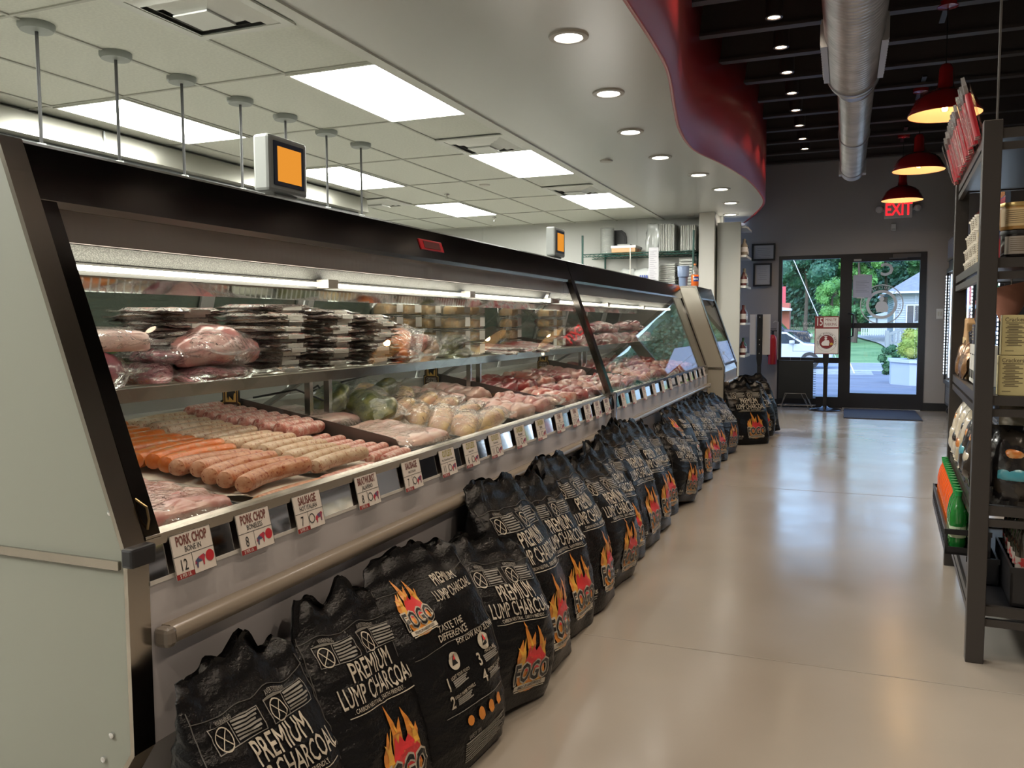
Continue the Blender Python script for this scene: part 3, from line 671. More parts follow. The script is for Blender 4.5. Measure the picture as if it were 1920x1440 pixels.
    if shelf:
        b_(lambda b: b.box(-2.17,-1.745,ia+.02,ib-.02,1.066,1.074), 'shelf_glass', SG)
        def ribs(b):
            y = ia+.04
            while y < ib-.04: b.box(-2.17,-1.75,y,y+.004,1.0745,1.077); y += .03
            for x in (-1.80,-1.90,-2.0,-2.1): b.box(x,x+.004,ia+.04,ib-.04,1.077,1.079)
        b_(ribs, 'shelf_liner', M('liner_white', (.6,.62,.58), .4))
        b_(lambda b: b.prism([(-1.733,1.049),(-1.737,1.084),(-1.748,1.084),(-1.755,1.049)], ia+.02, ib-.02), 'shelf_front_rail', M('shelf_rail', (.55,.50,.42), .15, 1))
        y = ia+1.46
        while y < ib-.1:
            for a in (y, y+.13): b_(lambda b: b.box(-1.96,-1.935,a,a+.022,.835,1.066), 'shelf_post', STEEL)
            b_(lambda b: b.prism([(-1.98,1.06),(-2.26,.90),(-2.26,.88),(-1.95,1.06)], y+.06, y+.09), 'shelf_bracket', ALU)
            y += 1.5
        b_(lambda b: b.tube([(-1.93,ia+.08,1.428),(-1.93,ib-.08,1.428)], .008, 8), 'rear_fill_tube', lamp_mat('rear_fill_glow', (1,.93,.8), CASE_E*1.5), smooth=True)  # hidden tube added to brighten the packs on the shelf
    b_(lambda b: b.tube([(-1.80,ia+.08,1.0595),(-1.80,ib-.08,1.0595)], .008, 8), 'under_shelf_tube', lamp_mat('under_shelf_glow', (1,.93,.8), CASE_E*.75), smooth=True)
    return t
caseA = case('first long meat case from the camera with pale green-white end panel', 1.20, 4.845, 0, True, False, PANELW)
caseB = case('second meat case along the row, past the dark upright joint', 4.855, 8.58, 0, False, True, PANELW)
caseC = case('short third glass case with cream end panel near the entrance', 8.80, 9.86, .135, True, True, CREAM)
# dark upright and its chromed foot where the two long cases meet
b = B(); b.prism([(-1.284,.83),(-1.537,1.515),(-1.56,1.515),(-1.30,.83)], 4.795, 4.852); b.obj('joint_upright', BAND, caseA)
b = B(); b.box(-1.29,-1.262,4.81,4.853,.42,.84); b.obj('joint_leg', M('joint_chrome', (.5,.5,.55), .12, 1), caseA, bevel=.008)
b = B(); b.prism([(-1.551,1.545),(-1.566,1.588),(-1.574,1.588),(-1.560,1.545)], 2.93, 3.13); b.obj('red_nameplate', M('nameplate_red', (.35,.01,.015), .3), caseA, bevel=.003)
b = B(); b.prism([(-1.552,1.553),(-1.562,1.581),(-1.568,1.581),(-1.558,1.553)], 2.96, 3.10); b.obj('nameplate_field', M('nameplate_dark', (.10,.03,.03), .25), caseA)
# handle, latch and hinge pieces on the near corner
b = B(); b.box(-1.30,-1.270,1.192,1.256,.778,.818); b.obj('corner_bracket', BLACK, caseA, bevel=.006)
b = B(); b.tube([(-1.33,1.255,.905),(-1.30,1.262,.885),(-1.295,1.262,.86),(-1.30,1.262,.84)], .0028); b.obj('glass_latch', M('brass_latch', (.25,.18,.09), .3, 1), caseA, smooth=True)
b = B()
for x, z in ((-1.33,.885),(-1.35,.43),(-1.375,.375)): b.lathe([(0,0),(.007,0),(.006,.004),(0,.005)], 12, (0,0,0), Matrix.Translation((x,1.202,z)) @ Matrix.Rotation(PI/2,4,'X'))
b.obj('panel_screw', CHROME, caseA)
# scale displays standing on the case backs
def scale_display(y, label):
    t = thing('scale_display', label, 'scale display', (-2.2, y, 1.635), rad(0), 'scale displays on the cases')
    S = M('scale_grey', (.27,.28,.26), .45)
    b = B(); b.box(-2.24,-2.16,y-.13,y+.13,1.79,2.02); b.obj('housing', S, t, bevel=.014)
    b = B(); b.box(-2.161,-2.156,y-.10,y+.10,1.82,1.995); b.obj('bezel', M('bezel_navy', (.02,.035,.07), .3), t)
    b = B(); b.box(-2.156,-2.154,y-.078,y+.078,1.835,1.975); b.obj('screen', lamp_mat('amber_screen', (.72,.27,.03), .75), t)
    b = B(); b.prism([(y-.05,1.635),(y+.05,1.635),(y+.055,1.76),(y+.09,1.80),(y-.09,1.80),(y-.055,1.76)], -2.225, -2.175, 'x'); b.obj('neck', S, t, bevel=.006)
    b = B(); b.box(-2.27,-2.13,y-.08,y+.08,1.635,1.655); b.obj('foot', S, t, bevel=.006)
scale_display(2.915, 'grey scale display with amber screen rising over the first case')
scale_display(6.46, 'grey scale display with amber screen, small and far, over the second case')
# price cards
def card(y, title, sub, price, tcol, label, fine=True, w=.118):
    t = thing('price_card', label, 'price card', (-1.276, y+w/2, .765), 0, 'price cards on the case rail')
    Y = Vector((-.21,0,1)).normalized(); X = Vector((0,1,0)); N_ = X.cross(Y); O = Vector((-1.283, y+w/2, .768)); h = .094
    def pl(x0_, x1_, z0_, z1_, k):
        return [O+N_*k+X*p+Y*q for p, q in ((x0_,z0_),(x1_,z0_),(x1_,z1_),(x0_,z1_))]
    b = B()
    for k in (-.0006, .0006): b.face(pl(-w/2,w/2,-h/2,h/2,k))
    a = [v for v in b.bm.verts]
    for i in range(4): b.bm.faces.new((a[i], a[(i+1)%4], a[4+(i+1)%4], a[4+i]))
    b.obj('card', M('card_white', (.62,.57,.52), .5), t)
    b = B()
    for q in ((-w/2,w/2,-.0005,.0007),(-.008,-.0068,-h/2,0),(-w/2,w/2,h/2-.001,h/2),(-w/2,-w/2+.001,-h/2,h/2),(w/2-.001,w/2,-h/2,h/2),(-.008,w/2,-h/2,-h/2+.001)): b.face(pl(*q, .0011))
    put(b, sub, O+N_*.0013, X, Y, .017 if len(sub) < 12 else .0105, .72, .008, off=(0,.0105))
    b.obj('ruling_and_subtitle', INK, t)
    b = B(); put(b, title, O+N_*.0014, X, Y, .029 if len(title) < 10 else .025, .62 if len(title) < 9 else .55, .03, off=(0,.030)); b.obj('title', M('title_'+tcol, {'brown':(.16,.055,.045),'olive':(.33,.30,.07),'red':(.3,.03,.03)}[tcol], .5), t)
    b = B(); put(b, price, O+N_*.0014, X, Y, .034, .7, .004, off=(-.034,-.021)); b.obj('handwritten_price', INK, t)
    b = B(); b.face(pl(-w/2,-.008,-h/2,-h/2+.011,.0013)); b.obj('per_pound_band', M('band_maroon', (.25,.02,.02), .5), t)
    if fine:
        b = B(); put(b, '$ PER LB.', O+N_*.0018, X, Y, .0105, .8, .008, off=(-.034,-h/2+.0055)); b.obj('per_pound_lettering', M('card_white', (.62,.57,.52), .5), t)
        b = B(); flat(b, circ(.043,-.018,.0125), O+N_*.0014, X, Y) if sub in ('BONE IN','BONELESS') else ringflat(b, .006,-.020,.010,.0125, O+N_*.0014, X, Y)
        b.obj('round_mark', M('mark_red', (.45,.02,.03), .5) if sub in ('BONE IN','BONELESS') else INK, t)
        cx = .013 if sub in ('BONE IN','BONELESS') else .036
        b = B(); flat(b, [(cx-.016,-.028),(cx-.014,-.020),(cx-.004,-.014),(cx+.012,-.010),(cx+.017,-.014),(cx+.013,-.022),(cx+.011,-.034),(cx+.008,-.034),(cx+.007,-.024),(cx-.006,-.025),(cx-.008,-.036),(cx-.012,-.036),(cx-.012,-.028)], O+N_*.0014, X, Y)
        b.obj('animal_mark', M('mark_flag', (.42,.03,.05), .5, col2=(.05,.07,.14), scale=60), t)
cards = [(1.31,'PORK CHOP','BONE IN','12','brown'),(1.51,'PORK CHOP','BONELESS','8','brown'),(1.722,'SAUSAGE','HOT ITALIAN','7','brown'),(2.01,'BRATWURST','JALAPENO','8','brown'),
 (2.28,'SAUSAGE','MILD ITALIAN','7','brown'),(2.54,'CUTLETS','Pan, Chicken Breast, Tenders','11','olive'),(2.735,'CUTLETS','Lemon, Herbs','6','olive'),(2.97,'CUTLETS','Chicken Breast','11','olive'),
 (3.24,'CHICKEN','Marinated','11','olive'),(3.5,'CHICKEN','Stuffed','9','olive'),(3.77,'STEAK','Flank','16','brown'),(4.02,'STEAK','Skirt','17','brown'),(4.25,'ROAST','Chuck','10','brown'),(4.44,'ROAST','Eye round','9','brown'),(4.64,'BRISKET','Whole','8','brown')]
for i, (y, a, s, p, c) in enumerate(cards):
    card(y, a, s, p, c, '%s price card, %s from the left on the first case' % (('white ' + a.lower() + ' ' + s.lower().split(',')[0]), ORD[i]) if i < 6 else 'small white price card, %s from the left on the first case' % ORD[i])
for i, y in enumerate((5.04,5.31,5.62,5.94,6.25,6.55,6.89,7.2,7.48,7.74,7.99,8.24)):
    card(y, ('BEEF','STEAK','FILET','RIBS')[i%4], ('Prime','Choice')[i%2], str(9+i), 'red' if i < 3 else 'brown', 'small white price card, %s from the upright joint on the second case' % ORD[i], fine=False, w=.10)
# ================================================================ WHAT LIES IN THE CASES
def sup(a, p): return math.copysign(abs(a)**p, a)
def blob(b, sx, sy, sz, seed=0, amp=.1, freq=12, p=1.0, nu=22, nv=12, c=(0,0,0), flatbase=True):
    o = Vector((seed*7.3, seed*3.1, seed*1.7))
    def f(u, v):
        a = 2*PI*u; e = -PI/2+PI*v
        q = Vector((sx*sup(math.cos(e),p)*sup(math.cos(a),p), sy*sup(math.cos(e),p)*sup(math.sin(a),p), sz*sup(math.sin(e),p)))
        q += Vector((q.x/sx, q.y/sy, q.z/sz*.8))*noise.noise(q*freq+o)*amp*min(sx,sy,sz)
        if flatbase: q.z = max(q.z, -sz*.7)
        return q+Vector(c)+Vector((0,0,sz*.7))
    b.grid(f, nu, nv, True); bmesh.ops.remove_doubles(b.bm, verts=b.bm.verts, dist=1e-5); return b
def pouch(b, sx, sy, sz, seed=0, ext=1.3, crink=.004, n=16, c=(0,0,0), both=True, pw=2.6):
    """clear bag hugging its content and flattened at the rims"""
    o = Vector((seed*5.1, seed*2.3, 0))
    for s in ((1,-1) if both else (1,)):
        def f(u, v):
            x, y = (2*u-1)*ext, (2*v-1)*ext
            if pw > 4: x, y = ext*math.sin(PI/2*(2*u-1)), ext*math.sin(PI/2*(2*v-1))
            r = (abs(x)**2.6+abs(y)**2.6)**(1/2.6); h = max(0, 1-r**pw)**(1/pw)
            k = noise.noise(Vector((x*sx*28, y*sy*28, 0))+o)*crink*(1.2 if r > .9 else .5)
            z = s*(h*sz+.0015)+k+ (.25*sz*math.sin(5*x+seed)*max(0, r-.9))
            z = max(z, -sz*.72)
            return Vector((x*sx, y*sy, z+sz*.72))+Vector(c)
        b.grid(f, n, n)
    return b
RAW = {
 'pork':   M('pork_meat', (.50,.20,.19), .3, coat=.5, col2=(.66,.42,.37), scale=14, detail=5, lo=.42, hi=.66, bump=.2, bscale=40),
 'purple': M('purple_meat', (.22,.045,.07), .3, coat=.6, col2=(.42,.13,.16), scale=16, detail=5, lo=.4, hi=.62, bump=.2, bscale=40),
 'red':    M('red_beef', (.34,.035,.035), .3, coat=.5, col2=(.60,.36,.31), scale=22, detail=6, lo=.5, hi=.66, bump=.2, bscale=40),
 'pink':   M('pale_pink_meat', (.60,.33,.29), .3, coat=.5, col2=(.72,.52,.45), scale=12, detail=5, lo=.4, hi=.65, bump=.15, bscale=40),
 'chicken':M('chicken_meat', (.66,.40,.28), .3, coat=.5, col2=(.74,.52,.25), scale=9, detail=3, lo=.46, hi=.62, bump=.15, bscale=30),
 'orange': M('orange_marinade', (.62,.10,.02), .3, coat=.6, col2=(.72,.26,.10), scale=16, detail=4, lo=.4, hi=.62, bump=.2, bscale=50),
 'herb':   M('herb_marinade', (.05,.065,.018), .35, coat=.5, col2=(.19,.18,.055), scale=22, detail=6, lo=.4, hi=.62, bump=.35, bscale=60),
 'tan':    M('tan_meat', (.60,.36,.20), .35, coat=.5, col2=(.62,.42,.28), scale=18, detail=5, lo=.4, hi=.62, bump=.2, bscale=50),
 'dark':   M('dark_meat', (.30,.15,.11), .35, coat=.5, col2=(.40,.24,.17), scale=18, detail=5, lo=.4, hi=.62, bump=.2, bscale=50),
 'lamb':   M('lamb_meat', (.36,.075,.085), .3, coat=.5, col2=(.66,.50,.44), scale=17, detail=5, lo=.48, hi=.60, bump=.2, bscale=40),
 'rib':    M('rosy_meat', (.58,.17,.13), .3, coat=.5, col2=(.68,.42,.34), scale=15, detail=5, lo=.44, hi=.62, bump=.2, bscale=40),
}
FILM = glass('clear_film', (1,1,1), .10, 1.4, bump=1.0, bscale=55, extra=.02, haze=.07)
FILMW = glass('cloudy_film', (1,1,1), .12, 1.4, bump=1.0, bscale=55, extra=.02, haze=.78)
LABEL = M('white_label', (.68,.67,.62), .5)
TRAYK = M('black_foam_tray', (.012,.013,.013), .35)
PAPER = M('butcher_paper', (.72,.67,.60), .55, bump=.1, bscale=20)
CLEARP = glass('clear_plastic', (.96,.97,.96), .06, 1.45, extra=.03, haze=.16)
# ---- sausages
def sausage_mesh(b, L, r, bend, seed, knob=.0):
    n = 22; pts = []
    def path(t):
        a = (t-.5)*bend; R = L/max(bend, .05)
        return Vector((R*(1-math.cos(a)), R*math.sin(a), 0))
    o = Vector((seed*3.3, 0, seed))
    def f(u, v):
        t = v; e = min(t, 1-t)*L/r          # rounded ends
        k = math.sqrt(max(0, 1-(1-min(e,1))**2)) if e < 1 else 1
        c = path(t); d = (path(min(t+.01,1))-path(max(t-.01,0))).normalized(); x = d.cross(Vector((0,0,1))).normalized()
        a = 2*PI*u; rr = r*k*(1+.05*noise.noise(Vector((t*6,a,0))+o))
        q = c+x*math.cos(a)*rr+Vector((0,0,math.sin(a)*rr*.94))
        q += Vector((noise.noise(q*90+o), noise.noise(q*90-o), noise.noise(q*90+o*2)))*r*.025
        return q+Vector((0,0,r))
    vs = b.grid(f, 14, n, True); bmesh.ops.remove_doubles(b.bm, verts=b.bm.verts, dist=2e-5); return b
SAU = {
 'orange': M('orange_sausage', (.62,.155,.022), .32, coat=.35, col2=(.50,.26,.11), scale=30, detail=4, lo=.5, hi=.68, bump=.2, bscale=120),
 'brown':  M('reddish_brown_sausage', (.46,.165,.07), .35, coat=.3, col2=(.58,.30,.18), scale=26, detail=5, lo=.42, hi=.62, bump=.2, bscale=120, col3=(.30,.06,.02), s3=90),
 'brat':   M('pale_bratwurst', (.55,.36,.22), .38, coat=.25, col2=(.66,.50,.36), scale=28, detail=5, lo=.42, hi=.62, bump=.2, bscale=120, col3=(.38,.17,.10), s3=110),
 'pink':   M('pink_sausage', (.60,.24,.19), .38, coat=.3, col2=(.74,.52,.45), scale=60, detail=4, lo=.45, hi=.6, bump=.25, bscale=120, col3=(.42,.10,.08), s3=100),
}
rnd = random.Random(11)
def sausage_row(kind_of, n, xs, y, L, r, bend, z, name, label, cat, group, rz=0, skew=0):
    protos = {}
    for i in range(n):
        k = kind_of(i); v = (k, i % 3)
        x = xs[0]+(xs[1]-xs[0])*i/max(1, n-1)
        loc = Vector((x, y+skew*i+rnd.uniform(-.012,.012), deckz(x)+z+rnd.uniform(-.002,.004)))
        rot = (rnd.uniform(-.04,.04), rnd.uniform(-.05,.05), rz+rnd.uniform(-.06,.06))
        if v not in protos:
            b = B(); sausage_mesh(b, L, r, bend, (i % 3)+1); o = b.obj(name, SAU[k], smooth=True); protos[v] = o; tag(o, '', cat, group)
        else: o = dup(protos[v])
        o.location = loc; o.rotation_euler = rot; o['label'] = label % ORD[i]; o.scale = (1, rnd.uniform(.95,1.05), 1)
sausage_row(lambda i: 'brown' if i < 5 else 'orange', 14, (-1.475,-2.17), 1.875, .31, .0265, .75, .030, 'sausage', 'fresh spicy sausage in the orange row nearest the camera, %s from the front glass', 'sausage', 'orange sausages', 0)
sausage_row(lambda i: 'brat', 15, (-1.45,-2.19), 2.17, .27, .0235, .55, .034, 'sausage', 'pale bratwurst in the middle row, %s from the front glass', 'sausage', 'pale bratwursts', 0)
sausage_row(lambda i: 'pink', 8, (-1.405,-1.72), 2.43, .21, .0195, .25, .012, 'sausage', 'thin pink sausage before the steel divider, %s from the front glass', 'sausage', 'thin pink sausages', .08)
sausage_row(lambda i: 'pink', 10, (-1.76,-2.21), 2.43, .25, .0245, .2, .045, 'sausage', 'coarse pink sausage at the back against the divider, %s from the front', 'sausage', 'coarse pink sausages', .15)
for i, (x, y) in enumerate(((-1.388,1.84),(-1.392,2.13))):
    b = B(); sausage_mesh(b, .30, .022, .15, 9+i); o = b.obj('sausage', SAU['brown' if i == 0 else 'pink'], smooth=True); o.location = (x, y, .774)
    tag(o, 'sausage lying low under the paper sheet at the glass, %s' % ('nearer the camera' if i == 0 else 'farther along'), 'sausage', 'sausages under the paper')
def paper(x0, x1, y0, y1, z, label, seed):
    b = B()
    def f(u, v):
        x = x0+(x1-x0)*u; y = y0+(y1-y0)*v
        e = max(0, 1-u/.12)
        return (x, y, deckz(x)+z+.004*e*e+.003*noise.noise(Vector((x*9, y*9, seed)))+.020*e*max(0, 1-abs(v-.02)/.12))
    b.grid(f, 24, 24); tag(b.obj('butcher_paper_sheet', PAPER, smooth=True), label, 'paper')
paper(-1.425, -2.2, 1.70, 2.035, .020, 'white paper sheet under the orange sausages', 1)
paper(-1.415, -2.22, 2.045, 2.315, .024, 'white paper sheet under the pale bratwursts', 2)
paper(-1.745, -2.23, 2.325, 2.54, .036, 'white paper sheet under the coarse pink sausages at the back', 3)
# ---- trays
def tray_of(kind, cx, cy, w, l, n, label, h=.028, seed=1, name='meat_tray', cat='meat tray', group='wrapped meat trays', zoff=0, rim=True, lump=.7):
    """w along x, l along y"""
    z0 = deckz(cx)+zoff; t = thing(name, label, cat, (cx, cy, z0), 0, group); t.rotation_euler = (0, math.atan(.115), 0)
    b = B()
    def wall(x0,x1,y0,y1): b.box(x0,x1,y0,y1,.0,h)
    b.box(-w/2, w/2, -l/2, l/2, .002, .008); wall(-w/2,-w/2+.008,-l/2,l/2); wall(w/2-.008,w/2,-l/2,l/2); wall(-w/2,w/2,-l/2,-l/2+.008); wall(-w/2,w/2,l/2-.008,l/2)
    b.obj('foam_tray', TRAYK, t, world=False, bevel=.003)
    rd = random.Random(seed)
    for i in range(n):
        b = B(); sw = (w-.05)/n
        x = -w/2+.025+sw*(i+.5)
        blob(b, sw*.62, l*.44, h*lump+.012, seed+i, .55, 22, .75, 18, 10, (x, rd.uniform(-.01,.01), .008))
        b.obj('meat_piece', RAW[kind], t, smooth=True, world=False)
    b = B(); pouch(b, w*.5, l*.5, h*.62+.022, seed, 1.03, .004, 20, (0,0,-.004), both=False)
    b.obj('film_wrap', FILM, t, smooth=True, world=False)
    return t
tray_of('pork', -1.545, 1.49, .34, .36, 4, 'wrapped bone-in pork chops in the near corner of the case', seed=3, h=.03)
tray_of('pork', -1.94, 1.49, .36, .36, 4, 'wrapped pork chops behind the near corner tray', seed=8, h=.03)
tray_of('pink', -1.60, 2.79, .36, .40, 3, 'shallow black tray of thin pink cutlets just past the first divider', seed=5)
tray_of('pink', -2.0, 2.79, .36, .40, 3, 'shallow black tray of pink cutlets at the back past the first divider', seed=6)
rd = random.Random(5)
# chicken breasts in clear bags, leaning on each other
for i in range(14):
    row, k = divmod(i, 7); x = -1.46-.12*k; y = 3.12+.24*row+(.02*k)
    t = thing('wrapped_chicken_breast', 'yellowish wrapped chicken breast, %s from the glass in the %s slanted row' % (ORD[k], ('near','far')[row]), 'chicken', (x, y, deckz(x)+.025), 0, 'bagged chicken breasts')
    t.rotation_euler = (rad(18+rd.uniform(-8,8)), rad(rd.uniform(-12,12)), rad(rd.uniform(-25,25)))
    b = B(); blob(b, .05, .105, .038, i+20, .6, 16, .85, 18, 10); b.obj('chicken_meat', RAW['chicken'], t, smooth=True, world=False)
    b = B(); pouch(b, .058, .112, .042, i+2, 1.12, .006, 12); b.obj('clear_bag', FILM, t, smooth=True, world=False)
for i, (x, y, rz) in enumerate(((-2.02,2.98,.3),(-1.98,3.30,-.4),(-1.84,3.02,.9))):
    t = thing('herb_marinated_pack', ['dark green herb pack standing against the rear sill','dark green herb pack behind the chicken breasts','flat green herb pack in front of the shelf post'][i], 'meat pack', (x, y, deckz(x)+.055), rz, 'green herb packs on the deck'); t.rotation_euler = (.35, -.3, rz)
    b = B(); blob(b, .085, .13, .045, i+50, .7, 14, .85); b.obj('herbed_meat', RAW['herb'], t, smooth=True, world=False)
    b = B(); pouch(b, .085, .12, .045, i+9, 1.25, .009, 14); b.obj('clear_bag', FILM, t, smooth=True, world=False)
k = 0
for x, w in ((-1.56,.34),(-1.94,.36)):
    for y in (3.72, 4.04):
        k += 1
        tray_of('pink' if k != 2 else 'pork', x, y, w, .30, 5, 'film-wrapped pale chicken tray, %s row, %s of two before the second divider' % ('front' if x > -1.7 else 'rear', 'nearer' if y < 3.9 else 'farther'), seed=20+k, h=.034, lump=1.0)
t = thing('foil_packet', 'crumpled clear packet at the glass near the second divider', 'packet', (-1.43, 4.08, .83), .4)
b = B(); pouch(b, .075, .06, .03, 77, 1.2, .02, 22); b.obj('crumpled_film', FILM, t, smooth=True, world=False)
b = B(); blob(b, .05, .04, .02, 78, .9, 30, .9); b.obj('pale_filling', RAW['pink'], t, smooth=True, world=False)
k = 0
kinds = ['rib','red','pork','lamb','red','rib','lamb','pork','red','rib','pork','lamb']
for j, y in enumerate((4.43, 4.76, 5.12, 5.48, 5.84, 6.42, 6.78, 7.14, 7.50, 7.86, 8.22)):
    for x, w in ((-1.56,.34),(-1.94,.36)):
        kd = kinds[(j+(x < -1.7)*3) % 12]
        tray_of(kd, x, y, w, .32, 4, '%s film-wrapped meat tray, %s row, %s past the second divider' % ({'rib':'rosy','red':'dark red','pork':'pink','lamb':'marbled red'}[kd], 'front' if x > -1.7 else 'rear', ORD[j]), seed=40+k, h=.034, lump=1.0); k += 1
# ---- steel dividers with breed-quality badge
def badge(parent, O, X, Y, s):
    O, X, Y = Vector(O), Vector(X).normalized(), Vector(Y).normalized(); N_ = X.cross(Y)
    def outline(g):
        return [(-.5-g,-.60-g),(.5+g,-.60-g),(.5+g,0+g),(.38+g,.05+g)]+[((.38+g)*math.cos(a), .50+(.46+g)*math.sin(a)) for a in [PI*i/12 for i in range(0,13)]]+[(-.38-g,.05+g),(-.5-g,0+g)]
    def lay(g, k, name, mat, thick=False):
        b = B(); pts = [(x*s, y*s) for x, y in outline(g)]
        flat(b, pts, O+N_*k, X, Y)
        return b.obj(name, mat, parent, world=True)
    b = B(); pts = [(x*s, y*s) for x, y in outline(.10)]
    A = [b.bm.verts.new(O+N_*0+x*X+y*Y) for x, y in pts]; C_ = [b.bm.verts.new(O+N_*.004+x*X+y*Y) for x, y in pts]
    b.bm.faces.new(A[::-1]); b.bm.faces.new(C_)
    for i in range(len(A)): b.bm.faces.new((A[i], A[(i+1)%len(A)], C_[(i+1)%len(A)], C_[i]))
    b.obj('badge_plate', BLACK, parent)
    lay(.03, .0046, 'gold_outline', M('gold_print', (.72,.45,.12), .45))
    lay(-.01, .0050, 'dark_field', M('badge_brown', (.06,.02,.012), .5))
    b = B(); pts = [(x*s, y*s) for x, y in [(-.30,.06),(.30,.06)]+[(.30*math.cos(a), .50+.38*math.sin(a)) for a in [PI*i/12 for i in range(13)]]]; flat(b, pts, O+N_*.0054, X, Y)
    pts = [(x*s, y*s) for x, y in [(-.36,-.55),(.36,-.55),(.36,-.42),(-.36,-.42)]]; flat(b, pts, O+N_*.0054, X, Y)
    b.obj('gold_field', M('gold_field', (.80,.50,.13), .5), parent)
    b = B(); cow = [(-.22,.20),(-.20,.42),(-.22,.50),(-.19,.56),(.14,.56),(.20,.60),(.26,.57),(.31,.50),(.28,.46),(.22,.46),(.18,.36),(.17,.14),(.13,.14),(.13,.32),(-.08,.32),(-.12,.30),(-.13,.14),(-.17,.14),(-.18,.28)]
    flat(b, [(x*s*.95, y*s) for x, y in cow], O+N_*.0058, X, Y); b.obj('steer_silhouette', BLACK, parent)
    b = B(); put(b, 'CERTIFIED', O+N_*.0058, X, Y, .20*s, .78, .012, off=(0,-.13*s)); put(b, 'ANGUS BEEF', O+N_*.0058, X, Y, .20*s, .70, .012, off=(0,-.31*s)); b.obj('badge_lettering', M('badge_white', (.8,.75,.68), .5), parent)
def divider(y, x0, x1, zb, label, h0=.17, h1=.07, floor=None, s=.085):
    f = floor or (lambda x: deckz(x)+.002)
    t = thing('steel_divider', label, 'divider', ((x0+x1)/2, y, f(x0)), 0, 'steel dividers in the cases')
    b = B(); pts = [(x0, f(x0)), (x0, f(x0)+h0), (x0-.02+.1, f(x0)+h0)]
    pts = [(x0, f(x0)), (x1, f(x1)), (x1, f(x1)+h1-.03), (x1-.012, f(x1)+h1-.008), (x1-.04, f(x1)+h1), (x0, f(x0)+h0)]
    b.prism(pts, y-.0015, y+.0015); b.obj('divider_plate', M('dark_divider_steel', (.15,.13,.12), .35, .8), t)
    u = thing('quality_badge', label.replace('steel divider', 'certified beef badge').replace('dark ', 'black and gold '), 'badge', (x0+.05, y-.006, f(x0)+h0), 0, 'certified beef badges')
    badge(u, (x0+.05, y-.008, f(x0)+h0-.035), (1,0,0), (0,0,1), s)
divider(2.565, -2.235, -1.46, 0, 'dark steel divider between the sausages and the pink cutlets', h0=.115)
divider(4.235, -2.235, -1.46, 0, 'dark steel divider behind the pale chicken trays', h0=.115)
divider(6.13, -2.235, -1.46, 0, 'dark steel divider on the deck of the second case', h0=.115)
divider(5.25, -2.14, -1.80, 0, 'dark steel divider up on the glass shelf beside the sliced beef', h0=.10, h1=.05, floor=lambda x: 1.081, s=.065)
# ---- on the glass shelf
SH = 1.081
def vac(name, kind, x, y, z, s, rz, label, seed, cat='meat pack', group=None, ext=1.25, amp=.7, p=.85, lab=False, tilt=(0,0)):
    t = thing(name, label, cat, (x, y, z), 0, group); t.rotation_euler = (tilt[0], tilt[1], rz)
    b = B(); blob(b, s[0], s[1], s[2], seed, amp, 10, p); b.obj('meat', RAW[kind], t, smooth=True, world=False)
    b = B(); pouch(b, s[0]*1.06, s[1]*1.06, s[2]*1.08, seed, ext, .010, 16); b.obj('vacuum_bag', FILM, t, smooth=True, world=False)
    if lab:
        b = B()
        z1 = s[2]*1.80
        b.grid(lambda u, v: ((u-.5)*.07, (v-.5)*.10, z1-.10*(abs(u-.5)**2)-.2*(v-.5)**2), 4, 6); b.obj('paper_label', LABEL, t, smooth=True, world=False)
    return t
vac('vacuum_packed_meat','pink', -1.87,1.66,SH+.10,(.085,.13,.035),-.2,'flat pink block in clear bag, topmost at the near end of the shelf',1,p=.5,amp=.15)
vac('vacuum_packed_meat','purple',-1.84,1.58,SH,(.085,.12,.055),.2,'round purple roast in clear bag, lowest at the near shelf end',2,p=1)
vac('vacuum_packed_meat','pork', -2.02,1.70,SH,(.085,.12,.055),.5,'pink roast in clear bag behind the purple roast',3)
vac('vacuum_packed_meat','purple',-1.92,1.88,SH,(.06,.10,.035),1.2,'small purple pack between the two roasts on the shelf',4)
vac('vacuum_packed_meat','purple',-1.90,1.90,SH+.055,(.055,.10,.03),1.4,'small purple pack lying on another beside the big bag',5)
vac('vacuum_packed_meat','pork', -1.85,2.10,SH+.045,(.10,.15,.06),.35,'big crumpled bag of pink meat with white label on the shelf',6,lab=True,ext=1.3,amp=.9)
vac('vacuum_packed_meat','purple',-1.83,2.06,SH,(.09,.13,.028),.1,'flat purple pack squeezed under the big pink bag',7)
t = thing('crumpled_paper', 'crumpled cream paper at the near end of the shelf', 'paper', (-1.80,1.42,SH), 0)
b = B(); b.grid(lambda u, v: ((u-.5)*.09, (v-.5)*.18, .02+.018*noise.noise(Vector((u*6,v*8,3)))), 16, 20); b.obj('paper_fold', PAPER, t, smooth=True, world=False)
